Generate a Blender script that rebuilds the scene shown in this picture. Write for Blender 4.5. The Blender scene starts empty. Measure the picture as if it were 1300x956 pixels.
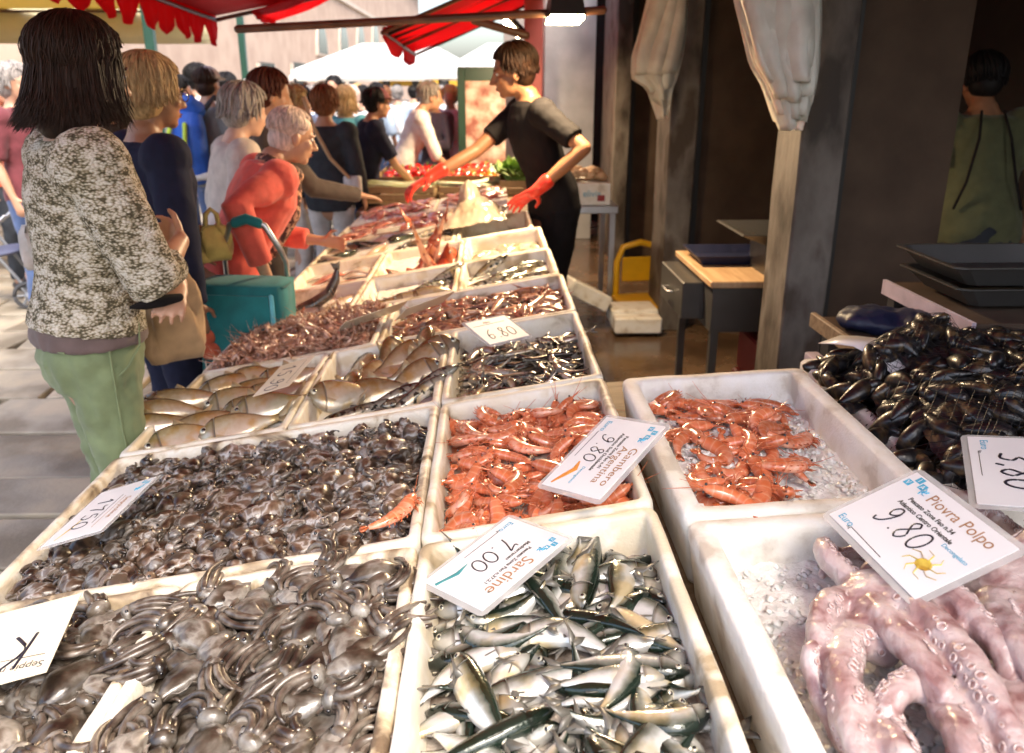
import bpy, bmesh, math, random
import numpy as np
from mathutils import Vector, Matrix, Euler, noise
random.seed(7); RNG = np.random.default_rng(7)
SC = bpy.context.scene
COL = SC.collection
R = math.radians
# ---------------------------------------------------------------- camera
CAM_H = 1.52; PITCH = R(17.8); YAW = R(1.65)
cd = bpy.data.cameras.new('camera'); cam = bpy.data.objects.new('camera', cd); COL.objects.link(cam)
cam.location = (0, 0, CAM_H); cam.rotation_euler = (R(90) - PITCH, 0, -YAW)
cd.sensor_width = 36; cd.lens = 1011 / 1300 * 36; cd.shift_y = -45 / 1300
cd.clip_start = 0.05; cd.clip_end = 400
cd.dof.use_dof = True; cd.dof.focus_distance = 1.35; cd.dof.aperture_fstop = 5.0
SC.camera = cam
# ---------------------------------------------------------------- world, sun, exposure
SUN_EL, SUN_AZ = R(55), R(152)         # azimuth clockwise from +Y: high sun behind thin cloud, from the street side
w = bpy.data.worlds.new('World'); SC.world = w; w.use_nodes = True
nt = w.node_tree; bg = nt.nodes['Background']
sky = nt.nodes.new('ShaderNodeTexSky'); sky.sky_type = 'NISHITA'; sky.sun_disc = False
sky.sun_elevation = SUN_EL; sky.sun_rotation = SUN_AZ; sky.air_density = 1.0; sky.dust_density = 4.5; sky.ozone_density = 0.3
nt.links.new(sky.outputs[0], bg.inputs[0]); bg.inputs[1].default_value = 0.14
sl = bpy.data.lights.new('sun', 'SUN'); sl.energy = 1.0; sl.angle = R(25); sl.color = (1, .95, .87)
so = bpy.data.objects.new('sun', sl); COL.objects.link(so)
sd = Vector((math.sin(SUN_AZ) * math.cos(SUN_EL), math.cos(SUN_AZ) * math.cos(SUN_EL), math.sin(SUN_EL)))
so.rotation_euler = (-sd).to_track_quat('-Z', 'Y').to_euler(); so.location = sd * 30
vs = SC.view_settings; vs.view_transform = 'Standard'; vs.look = 'None'; vs.gamma = 1; vs.exposure = 2.06
SC.cycles.max_bounces = 6; SC.cycles.diffuse_bounces = 3; SC.cycles.glossy_bounces = 3; SC.cycles.transmission_bounces = 4
SC.cycles.transparent_max_bounces = 8; SC.cycles.use_denoising = True; SC.cycles.caustics_reflective = False; SC.cycles.caustics_refractive = False

# camera helper: where the ray through a photograph pixel meets a plane (only used to measure places)
_fw = Vector((math.sin(YAW) * math.cos(PITCH), math.cos(YAW) * math.cos(PITCH), -math.sin(PITCH)))
_rt = Vector((math.cos(YAW), -math.sin(YAW), 0)); _up = _rt.cross(_fw); _C = Vector((0, 0, CAM_H))
def ray(x, y): return _fw * 1011 + _rt * (x - 650) - _up * (y - 433)
def atY(x, y, Y): r = ray(x, y); return _C + r * (Y / r.y)
def atX(x, y, X): r = ray(x, y); return _C + r * (X / r.x)
def atZ(x, y, Z): r = ray(x, y); return _C + r * ((Z - CAM_H) / r.z)

# ---------------------------------------------------------------- materials
MATS = {}
def _nodes(name):
    m = bpy.data.materials.new(name); m.use_nodes = True; n = m.node_tree; MATS[name] = m
    return m, n, n.nodes['Principled BSDF'], (lambda t: n.nodes.new(t)), n.links.new
def _coords(n, N, L, src='Object', jitter=True, stretch=None):
    tc = N('ShaderNodeTexCoord'); out = tc.outputs[src]
    if stretch:
        mp = N('ShaderNodeMapping'); mp.inputs['Scale'].default_value = stretch; L(out, mp.inputs[0]); out = mp.outputs[0]
    if jitter:
        oi = N('ShaderNodeObjectInfo'); ml = N('ShaderNodeMath'); ml.operation = 'MULTIPLY'; ml.inputs[1].default_value = 37.0
        L(oi.outputs['Random'], ml.inputs[0]); va = N('ShaderNodeVectorMath'); va.operation = 'ADD'
        L(out, va.inputs[0]); L(ml.outputs[0], va.inputs[1]); out = va.outputs[0]
    return out
def _ramp(N, stops, interp='LINEAR'):
    r = N('ShaderNodeValToRGB'); cr = r.color_ramp; cr.interpolation = interp
    while len(cr.elements) < len(stops): cr.elements.new(.5)
    for e, (p, c) in zip(cr.elements, stops): e.position = p; e.color = (*c, 1)
    return r
def _hsv(N, L, col, amt):
    oi = N('ShaderNodeObjectInfo'); mr = N('ShaderNodeMapRange'); mr.inputs[3].default_value = 1 - amt; mr.inputs[4].default_value = 1 + amt
    L(oi.outputs['Random'], mr.inputs[0]); h = N('ShaderNodeHueSaturation'); L(mr.outputs[0], h.inputs['Value']); L(col, h.inputs['Color'])
    return h.outputs[0]
def mat(name, stops, scale=8, rough=.6, coat=0, bump=0, bscale=None, metal=0, sss=0, detail=5, vary=0, rvar=0, stretch=None,
        spec=.5, src='Object', dist=0, emis=None, sheen=0, trans=0, alpha=1, bdist=.01):
    """stops: one colour, or [(pos, colour)...] over a noise."""
    m, n, b, N, L = _nodes(name)
    if not isinstance(stops[0], (tuple, list)): stops = [(.3, tuple(c * .82 for c in stops)), (.7, stops)]
    co = _coords(n, N, L, src, True, stretch)
    nz = N('ShaderNodeTexNoise'); nz.inputs['Scale'].default_value = scale; nz.inputs['Detail'].default_value = detail; nz.inputs['Distortion'].default_value = dist
    L(co, nz.inputs['Vector']); rp = _ramp(N, stops); L(nz.outputs[0], rp.inputs[0]); col = rp.outputs[0]
    if vary: col = _hsv(N, L, col, vary)
    L(col, b.inputs['Base Color'])
    b.inputs['Roughness'].default_value = rough; b.inputs['Metallic'].default_value = metal; b.inputs['Coat Weight'].default_value = coat
    b.inputs['Coat Roughness'].default_value = .12; b.inputs['Specular IOR Level'].default_value = spec
    if rvar:
        mr = N('ShaderNodeMapRange'); mr.inputs[3].default_value = max(0, rough - rvar); mr.inputs[4].default_value = min(1, rough + rvar)
        L(nz.outputs[0], mr.inputs[0]); L(mr.outputs[0], b.inputs['Roughness'])
    if bump:
        n2 = N('ShaderNodeTexNoise'); n2.inputs['Scale'].default_value = bscale or scale * 4; n2.inputs['Detail'].default_value = 4; L(co, n2.inputs['Vector'])
        bp = N('ShaderNodeBump'); bp.inputs['Strength'].default_value = bump; bp.inputs['Distance'].default_value = bdist
        L(n2.outputs[0], bp.inputs['Height']); L(bp.outputs[0], b.inputs['Normal'])
    if sss: b.inputs['Subsurface Weight'].default_value = sss; b.inputs['Subsurface Radius'].default_value = (.01, .004, .003); b.inputs['Subsurface Scale'].default_value = 1
    if emis: b.inputs['Emission Color'].default_value = (*emis[0], 1); b.inputs['Emission Strength'].default_value = emis[1]
    if sheen: b.inputs['Sheen Weight'].default_value = sheen
    if trans: b.inputs['Transmission Weight'].default_value = trans
    b.inputs['Alpha'].default_value = alpha
    return m
def fishmat(name, back, side, belly, v1=.22, v2=.42, v3=.75, spots=None, rough=.22, metal=.35, gold=(.92, .74, .45)):
    """colour runs from the back (v=0) to the belly (v=1) of the fish's own UV map"""
    m, n, b, N, L = _nodes(name)
    uv = N('ShaderNodeUVMap'); sx = N('ShaderNodeSeparateXYZ'); L(uv.outputs[0], sx.inputs[0])
    co = _coords(n, N, L)
    nz = N('ShaderNodeTexNoise'); nz.inputs['Scale'].default_value = 60; nz.inputs['Detail'].default_value = 3; L(co, nz.inputs['Vector'])
    ad = N('ShaderNodeMath'); ad.operation = 'MULTIPLY_ADD'; ad.inputs[1].default_value = .22; L(nz.outputs[0], ad.inputs[0]); L(sx.outputs['Y'], ad.inputs[2])
    sb = N('ShaderNodeMath'); sb.operation = 'SUBTRACT'; sb.inputs[1].default_value = .11; L(ad.outputs[0], sb.inputs[0])
    rp = _ramp(N, [(0, back), (v1, tuple(c * 1.15 for c in back)), (v2, side), (v3, belly), (1, belly)]); L(sb.outputs[0], rp.inputs[0]); col = rp.outputs[0]
    # gill plate and head a shade of its own
    if spots:
        vo = N('ShaderNodeTexNoise'); vo.inputs['Scale'].default_value = spots[1]; L(co, vo.inputs['Vector'])
        r2 = _ramp(N, [(.52, (0, 0, 0)), (.62, (1, 1, 1))]); L(vo.outputs[0], r2.inputs[0])
        mx = N('ShaderNodeMix'); mx.data_type = 'RGBA'; L(r2.outputs[0], mx.inputs['Factor']); L(col, mx.inputs['A']); mx.inputs['B'].default_value = (*spots[0], 1); col = mx.outputs['Result']
    gd = N('ShaderNodeTexNoise'); gd.inputs['Scale'].default_value = 22; L(co, gd.inputs['Vector']); gr_ = _ramp(N, [(.5, (1, 1, 1)), (.66, gold)]); L(gd.outputs[0], gr_.inputs[0])  # noise patches of gold tint imitate golden glints on the skin
    mg = N('ShaderNodeMix'); mg.data_type = 'RGBA'; mg.blend_type = 'MULTIPLY'; mg.inputs['Factor'].default_value = 1; L(col, mg.inputs['A']); L(gr_.outputs[0], mg.inputs['B']); col = mg.outputs['Result']
    hd = _ramp(N, [(0, (.22, .20, .18)), (.05, (.46, .44, .40)), (.10, (.60, .58, .54)), (.19, (.66, .64, .60)), (.215, (.34, .30, .26)), (.235, (1, 1, 1))]); L(sx.outputs['X'], hd.inputs[0])
    mh = N('ShaderNodeMix'); mh.data_type = 'RGBA'; mh.blend_type = 'MULTIPLY'; mh.inputs['Factor'].default_value = 1; L(col, mh.inputs['A']); L(hd.outputs[0], mh.inputs['B']); col = mh.outputs['Result']
    col = _hsv(N, L, col, .22); L(col, b.inputs['Base Color'])
    b.inputs['Roughness'].default_value = rough; b.inputs['Metallic'].default_value = metal; b.inputs['Coat Weight'].default_value = .6; b.inputs['Coat Roughness'].default_value = .1
    # scales
    vr = N('ShaderNodeTexVoronoi'); vr.inputs['Scale'].default_value = 260; L(co, vr.inputs['Vector'])
    bp = N('ShaderNodeBump'); bp.inputs['Strength'].default_value = .25; bp.inputs['Distance'].default_value = .001; L(vr.outputs[0], bp.inputs['Height']); L(bp.outputs[0], b.inputs['Normal'])
    return m

# ---------------------------------------------------------------- mesh helpers
class MB:
    def __init__(s): s.v = []; s.f = []; s.m = []; s.uv = []; s.k = 0
    def add(s, verts, faces, mi=0, uvs=None):
        o = len(s.v); s.v += [tuple(p) for p in verts]; s.f += [tuple(i + o for i in f) for f in faces]; s.m += [mi] * len(faces)
        s.uv += (uvs if uvs else [(0, 0)] * len(verts)); return s
    def loft(s, rings, mi=0, cap=True, uvs=None, closed=True):
        n = len(rings[0]); vs_ = [p for r in rings for p in r]; fs = []
        for i in range(len(rings) - 1):
            for j in range(n if closed else n - 1):
                a = i * n + j; b_ = i * n + (j + 1) % n; fs.append((a, b_, b_ + n, a + n))
        if cap: fs.append(tuple(range(n - 1, -1, -1))); fs.append(tuple(range((len(rings) - 1) * n, len(rings) * n)))
        return s.add(vs_, fs, mi, uvs)
    def box(s, lo, hi, mi=0, mtx=None, bev=0):
        (x0, y0, z0), (x1, y1, z1) = lo, hi
        if bev:
            b_ = bev; rr = []
            for z, o in ((z0, b_), (z0 + b_, 0), (z1 - b_, 0), (z1, b_)):
                X0, X1, Y0, Y1 = x0 + o, x1 - o, y0 + o, y1 - o; c = b_ if o == 0 else b_ * .5
                rr.append([(X0 + c, Y0, z), (X1 - c, Y0, z), (X1, Y0 + c, z), (X1, Y1 - c, z), (X1 - c, Y1, z), (X0 + c, Y1, z), (X0, Y1 - c, z), (X0, Y0 + c, z)])
            if mtx: rr = [[tuple(mtx @ Vector(p)) for p in r] for r in rr]
            return s.loft(rr, mi)
        v = [(x0, y0, z0), (x1, y0, z0), (x1, y1, z0), (x0, y1, z0), (x0, y0, z1), (x1, y0, z1), (x1, y1, z1), (x0, y1, z1)]
        if mtx: v = [tuple(mtx @ Vector(p)) for p in v]
        return s.add(v, [(3, 2, 1, 0), (4, 5, 6, 7), (0, 1, 5, 4), (1, 2, 6, 5), (2, 3, 7, 6), (3, 0, 4, 7)], mi)
    def tube(s, pts, rad, n=8, mi=0, side=None, round_=True, uvs=False):
        """tapered tube through pts; rad: r or (rx,ry) per point, rx along `side`"""
        P = [Vector(p) for p in pts]; rad = [(r, r) if not isinstance(r, (tuple, list)) else r for r in (rad if isinstance(rad, (list, tuple)) else [rad] * len(P))]
        T = [(P[min(i + 1, len(P) - 1)] - P[max(i - 1, 0)]).normalized() for i in range(len(P))]
        if round_:
            k0 = sum(rad[0]) / 2; k1 = sum(rad[-1]) / 2
            P = [P[0] - T[0] * k0 * .85, P[0] - T[0] * k0 * .5] + P + [P[-1] + T[-1] * k1 * .5, P[-1] + T[-1] * k1 * .85]
            rad = [tuple(x * .45 for x in rad[0]), tuple(x * .85 for x in rad[0])] + list(rad) + [tuple(x * .85 for x in rad[-1]), tuple(x * .45 for x in rad[-1])]
            T = [T[0], T[0]] + T + [T[-1], T[-1]]
        sd_ = Vector(side) if side else None; rings = []
        if sd_ is None: sd_ = T[0].orthogonal()
        for p, t, (rx, ry) in zip(P, T, rad):
            sv = (sd_ - t * sd_.dot(t))
            if sv.length < 1e-5: sv = t.orthogonal()
            sv.normalize(); uv_ = t.cross(sv)
            if not side: sd_ = sv
            rings.append([tuple(p + sv * (rx * math.cos(a)) + uv_ * (ry * math.sin(a))) for a in (2 * math.pi * k / n for k in range(n))])
        return s.loft(rings, mi)
    def ell(s, c, r, mi=0, nu=12, nv=8, mtx=None):
        c = Vector(c); rings = []
        for i in range(nv + 1):
            ph = math.pi * (i + .02) / (nv + .04)
            rings.append([(math.sin(ph) * math.cos(a) * r[0], math.sin(ph) * math.sin(a) * r[1], -math.cos(ph) * r[2]) for a in (2 * math.pi * k / nu for k in range(nu))])
        rings = [[tuple(c + ((mtx @ Vector(p)) if mtx else Vector(p))) for p in rg] for rg in rings]
        return s.loft(rings, mi)
    def plate(s, outline, t=.001, mi=0, mtx=None):
        """flat polygon (x,y) with thickness t along z"""
        n = len(outline); v = [(x, y, 0) for x, y in outline] + [(x, y, t) for x, y in outline]
        if mtx: v = [tuple(mtx @ Vector(p)) for p in v]
        return s.add(v, [tuple(range(n - 1, -1, -1)), tuple(range(n, 2 * n))] + [(i, (i + 1) % n, n + (i + 1) % n, n + i) for i in range(n)], mi)
    def mesh(s, name, mats, smooth=True):
        me = bpy.data.meshes.new(name); me.from_pydata(s.v, [], s.f)
        for m in (mats if isinstance(mats, (list, tuple)) else [mats]): me.materials.append(MATS[m] if isinstance(m, str) else m)
        me.polygons.foreach_set('material_index', s.m); me.polygons.foreach_set('use_smooth', [smooth] * len(s.f))
        if any(u != (0, 0) for u in s.uv):
            ul = me.uv_layers.new(name='UVMap'); li = np.empty(len(me.loops), dtype=np.int32); me.loops.foreach_get('vertex_index', li)
            ul.data.foreach_set('uv', np.array(s.uv, dtype=np.float32)[li].ravel())
        me.update(); return me
    def build(s, name, mats, parent=None, smooth=True, loc=None, mtx=None):
        return link(name, s.mesh(name, mats, smooth), parent, loc, mtx)
def link(name, me, parent=None, loc=None, mtx=None):
    o = bpy.data.objects.new(name, me); COL.objects.link(o)
    if parent: o.parent = parent
    if mtx is not None: o.matrix_local = mtx
    if loc is not None: o.location = loc
    return o
def tag(o, label=None, cat=None, group=None, kind=None):
    if label: o['label'] = label
    if cat: o['category'] = cat
    if group: o['group'] = group
    if kind: o['kind'] = kind
    return o
def empty(name, loc=(0, 0, 0), rz=0, label=None, cat=None, group=None):
    o = bpy.data.objects.new(name, None); COL.objects.link(o); o.location = loc; o.rotation_euler = (0, 0, rz); o.empty_display_size = .1
    return tag(o, label, cat, group)
def remesh(o, vox, smooth=4, disp=None):
    m = o.modifiers.new('r', 'REMESH'); m.mode = 'VOXEL'; m.voxel_size = vox; m.use_smooth_shade = True
    if smooth: k = o.modifiers.new('s', 'SMOOTH'); k.factor = .5; k.iterations = smooth
    if disp:
        tx = bpy.data.textures.new('wrinkle', 'CLOUDS'); tx.noise_scale = disp[1]; tx.noise_depth = 2
        d = o.modifiers.new('d', 'DISPLACE'); d.texture = tx; d.strength = disp[0]; d.mid_level = .5; d.texture_coords = 'LOCAL'
    return o
def frame(c, ex, ey):
    ex = Vector(ex).normalized(); ey = Vector(ey); ey = (ey - ex * ey.dot(ex)).normalized(); ez = ex.cross(ey)
    m = Matrix.Identity(4)
    for i, a in enumerate((ex, ey, ez)):
        for r_ in range(3): m[r_][i] = a[r_]
    for r_ in range(3): m[r_][3] = c[r_]
    return m
# ================================================================ materials of the stall
mat('polystyrene', [(.36, (.42, .33, .21)), (.43, (.74, .66, .52)), (.55, (.83, .79, .70)), (.64, (.70, .61, .45))], scale=7, rough=.55, bump=.35, bscale=140, detail=8, bdist=.003, vary=.05, dist=.6)
mat('polystyrene_stained', [(.37, (0.155, 0.106, 0.065)), (.42, (0.485, 0.384, 0.251)), (.47, (0.737, 0.662, 0.530)), (.56, (0.795, 0.749, 0.651)), (.60, (0.679, 0.586, 0.428)), (.66, (0.349, 0.278, 0.205))], scale=7, rough=.5, bump=.45, bscale=120, detail=10, bdist=.004, vary=.05, dist=.9)
mat('polystyrene_clean', [(.34, (.55, .48, .40)), (.40, (.74, .70, .63)), (.50, (.84, .82, .78)), (.62, (.78, .74, .66)), (.68, (.60, .54, .46))], scale=9, rough=.7, bump=.5, bscale=190, detail=9, bdist=.003, vary=.03)
mat('ice', [(.35, (.78, .75, .71)), (.6, (.92, .90, .87))], scale=45, rough=.3, bump=.7, bscale=130, coat=.1, bdist=.006, sss=.1)
mat('ice_dark', [(.35, (.16, .12, .09)), (.6, (.46, .40, .34))], scale=25, rough=.25, bump=.8, bscale=110, coat=.4, bdist=.006)  # darker tone of ice for some of the box beds
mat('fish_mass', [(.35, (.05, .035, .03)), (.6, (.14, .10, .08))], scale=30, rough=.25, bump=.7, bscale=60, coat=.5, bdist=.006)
mat('wood_table', [(.35, (.20, .13, .07)), (.65, (.33, .23, .13))], scale=6, rough=.7, bump=.2, stretch=(1, 8, 8))
fishmat('sardine_skin', (.014, .025, .017), (.24, .25, .21), (.66, .66, .63), .26, .40, .56, metal=.28, rough=.24)
fishmat('anchovy_skin', (.035, .025, .018), (.36, .29, .21), (.62, .56, .48), .26, .46, .7, metal=.4, rough=.25)
fishmat('bream_skin', (.15, .105, .045), (.46, .37, .21), (.70, .64, .52), .16, .36, .66, metal=.4, rough=.22)
fishmat('bass_skin', (.12, .085, .045), (.44, .34, .19), (.76, .68, .55), .20, .40, .62, metal=.4, rough=.22)
fishmat('mackerel_skin', (.05, .065, .055), (.36, .35, .28), (.70, .66, .56), .25, .42, .7, spots=((.03, .035, .03), 55), metal=.35, rough=.22)
fishmat('mullet_skin', (.36, .17, .10), (.50, .28, .18), (.66, .48, .36), .2, .4, .7, spots=((.22, .10, .07), 40), metal=.15, rough=.25)
fishmat('red_fish_skin', (.42, .07, .025), (.55, .14, .06), (.66, .36, .24), .2, .45, .75, spots=((.25, .03, .02), 35), metal=.05, rough=.35)
fishmat('dark_fish_skin', (.05, .035, .03), (.20, .13, .10), (.60, .48, .40), .3, .55, .8, metal=.05, rough=.3)
fishmat('pale_fish_skin', (.42, .30, .22), (.62, .50, .40), (.80, .72, .64), .2, .4, .7, metal=.05, rough=.3)
mat('fin_dark', (.13, .12, .10), scale=60, rough=.4, coat=.3)
mat('fin_gold', (.40, .30, .17), scale=60, rough=.4, coat=.3)
mat('fin_red', (.50, .14, .07), scale=60, rough=.4, coat=.3)
mat('eye_ring', (.62, .58, .45), scale=60, rough=.12, coat=1, metal=.3)
mat('eye_pupil', (.008, .008, .01), scale=60, rough=.06, coat=1)
mat('gill_red', (.30, .04, .03), scale=40, rough=.3, coat=.5)
mat('squid_skin', [(.35, (.018, .010, .007)), (.43, (.070, .040, .024)), (.49, (.145, .095, .062)), (.545, (.33, .305, .285)), (.60, (.12, .085, .06))], scale=26, rough=.34, coat=.32, bump=.5, bscale=110, detail=7, vary=.5, dist=.5, bdist=.003, rvar=.08)
mat('cuttlefish_skin', [(.34, (0.016, 0.010, 0.007)), (.42, (0.047, 0.034, 0.023)), (.50, (0.106, 0.085, 0.065)), (.58, (0.232, 0.210, 0.182)), (.66, (0.079, 0.062, 0.048))], scale=22, rough=.3, coat=.4, bump=.3, bscale=120, detail=8, vary=.35, dist=.3, bdist=.003)
mat('tentacle_grey', [(.36, (0.029, 0.019, 0.014)), (.48, (0.085, 0.062, 0.046)), (.62, (0.179, 0.149, 0.120))], scale=40, rough=.32, coat=.35, bump=.3, bscale=160, vary=.25, bdist=.002)
mat('octopus_skin', [(.34, (.25, .12, .115)), (.43, (.40, .255, .245)), (.53, (.52, .39, .375)), (.66, (.62, .51, .49))], scale=24, rough=.28, coat=.55, bump=.6, bscale=120, detail=6, sss=.15, dist=.6, bdist=.004)
mat('sucker_rim', (.62, .48, .46), scale=60, rough=.2, coat=.9)
mat('sucker_cup', (.50, .29, .25), scale=60, rough=.25, coat=.8)
mat('mussel_shell', [(.38, (0.004, 0.004, 0.005)), (.5, (0.011, 0.009, 0.011)), (.58, (0.034, 0.021, 0.011)), (.66, (0.090, 0.056, 0.026))], scale=30, rough=.38, coat=.25, bump=.5, bscale=60, vary=.4, stretch=(2.5, 1, 1), bdist=.003)  # brown tones of the shell also imitate its brown-gold glints
mat('net_black', (.012, .010, .010), scale=60, rough=.5)
mat('fillet_pink', [(.35, (.52, .12, .08)), (.5, (.66, .25, .17)), (.65, (.78, .46, .36))], scale=26, rough=.25, coat=.6, bump=.2, vary=.2, dist=1, sss=.1)
mat('fillet_white', [(.35, (.62, .46, .36)), (.55, (.80, .70, .60)), (.7, (.70, .42, .33))], scale=20, rough=.25, coat=.6, bump=.2, vary=.15)
mat('small_shrimp', [(.35, (.22, .09, .05)), (.5, (.42, .21, .13)), (.66, (.62, .42, .32))], scale=50, rough=.25, coat=.6, vary=.3)
mat('card_white', [(.35, (0.704, 0.686, 0.704)), (.65, (0.757, 0.748, 0.757))], scale=6, rough=.45, coat=.35)
mat('card_cream', [(.35, (.72, .64, .48)), (.65, (.82, .76, .62))], scale=8, rough=.5, coat=.3)
mat('ink', (.012, .010, .022), scale=40, rough=.4)
mat('print_brown', (.38, .19, .08), scale=40, rough=.5)
mat('print_black', (.03, .025, .02), scale=40, rough=.5)
mat('print_cyan', (.05, .38, .58), scale=40, rough=.5)
mat('print_orange', (.75, .28, .05), scale=40, rough=.5)
mat('print_yellow', [(.4, (.45, .26, .03)), (.6, (.66, .50, .08))], scale=60, rough=.5)
mat('print_teal', (.05, .28, .30), scale=40, rough=.5)
_m, _n, _b, _N, _L = _nodes('film')
_b.inputs['Base Color'].default_value = (.75, .74, .72, 1); _b.inputs['Roughness'].default_value = .12; _b.inputs['Alpha'].default_value = .38; _b.inputs['Coat Weight'].default_value = .6
_m, _n, _b, _N, _L = _nodes('shrimp_shell')
_uv = _N('ShaderNodeUVMap'); _sx = _N('ShaderNodeSeparateXYZ'); _L(_uv.outputs[0], _sx.inputs[0])
_ml = _N('ShaderNodeMath'); _ml.operation = 'MULTIPLY'; _ml.inputs[1].default_value = 8; _L(_sx.outputs[0], _ml.inputs[0])
_fr = _N('ShaderNodeMath'); _fr.operation = 'FRACT'; _L(_ml.outputs[0], _fr.inputs[0])
_r1 = _ramp(_N, [(0, (.66, .24, .12)), (.12, (.64, .16, .058)), (.7, (.62, .145, .050)), (.92, (.66, .22, .10)), (1, (.72, .33, .20))]); _L(_fr.outputs[0], _r1.inputs[0])
_r2 = _ramp(_N, [(.35, (0, 0, 0)), (.62, (1, 1, 1))]); _co = _coords(_n, _N, _L); _nz = _N('ShaderNodeTexNoise'); _nz.inputs['Scale'].default_value = 55; _nz.inputs['Detail'].default_value = 4; _L(_co, _nz.inputs[0]); _L(_nz.outputs[0], _r2.inputs[0])
_ad = _N('ShaderNodeMath'); _ad.operation = 'MULTIPLY'; _L(_r2.outputs[0], _ad.inputs[0]); _L(_sx.outputs[1], _ad.inputs[1])
_mx = _N('ShaderNodeMix'); _mx.data_type = 'RGBA'; _L(_ad.outputs[0], _mx.inputs['Factor']); _L(_r1.outputs[0], _mx.inputs['A']); _mx.inputs['B'].default_value = (.74, .40, .28, 1)
_L(_hsv(_N, _L, _mx.outputs['Result'], .2), _b.inputs['Base Color']); _b.inputs['Roughness'].default_value = .24; _b.inputs['Coat Weight'].default_value = .7
_b.inputs['Subsurface Weight'].default_value = .12; _b.inputs['Subsurface Radius'].default_value = (.008, .003, .002)
mat('shrimp_limb', (.62, .15, .05), scale=50, rough=.3, coat=.5)

# ================================================================ the fish table: boxes on a board tilted towards the customers
TH = R(9.5); E_ = Vector((math.cos(TH), 0, math.sin(TH))); N_ = Vector((-math.sin(TH), 0, math.cos(TH))); Y_ = Vector((0, 1, 0))
O_L = Vector((-.912, 0, .661))
def TB(e, y, h=0): return frame(O_L + E_ * e + Y_ * y + N_ * h, E_, Y_)
BOX_H = .125
def box_mesh(w, d, h=BOX_H, m='polystyrene', seed=0, wall=.020):
    mb = MB(); rr = .016
    def rect(off, z, r, jit=.0):
        pts = []; x0, x1, y0, y1 = off, w - off, off, d - off; r = max(.002, r)
        for (cx, cy, a0) in ((x1 - r, y0 + r, -90), (x1 - r, y1 - r, 0), (x0 + r, y1 - r, 90), (x0 + r, y0 + r, 180)):
            for k in range(4): a = R(a0 + 30 * k); pts.append((cx + r * math.cos(a), cy + r * math.sin(a), z))
        out = []
        for i, p in enumerate(pts):
            out.append(p); q = pts[(i + 1) % len(pts)]
            if i % 4 == 3:
                for k in range(1, 9): out.append(tuple(p[j] + (q[j] - p[j]) * k / 9 for j in range(3)))
        j2 = []
        for p in out:
            n_ = noise.noise_vector(Vector(p) * 14 + Vector((seed * 3.1, seed * 1.7, 0))) * jit; j2.append((p[0] + n_.x, p[1] + n_.y, p[2] + n_.z * .8))
        return j2
    rings = [rect(.03, -h, .01), rect(.012, -h, .014), rect(.009, -h + .01, .016), rect(.001, -.030, rr), rect(-.0005, -.024, rr, .001), rect(0, -.006, rr, .0022), rect(.004, 0, rr, .0025),
             rect(wall - .004, 0, rr * .8, .0025), rect(wall, -.006, rr * .8, .0022), rect(wall + .002, -.03, rr * .8), rect(wall + .010, -h + .022, .012), rect(wall + .018, -h + .014, .01)]
    mb.loft(rings); return mb.mesh('fish_box', m)
def fish_box(e, y, w, d, label, m='polystyrene', M=None, seed=0, wall=.020, h=BOX_H):
    mt = (M or TB)(e, y) if callable(M or TB) else M
    o = link('fish_box', box_mesh(w - .004, d - .004, h, m, seed, wall), mtx=mt @ Matrix.Translation((.002, .002, 0)))
    return tag(o, label, 'fish box', 'polystyrene fish boxes on the stall'), mt
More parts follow.
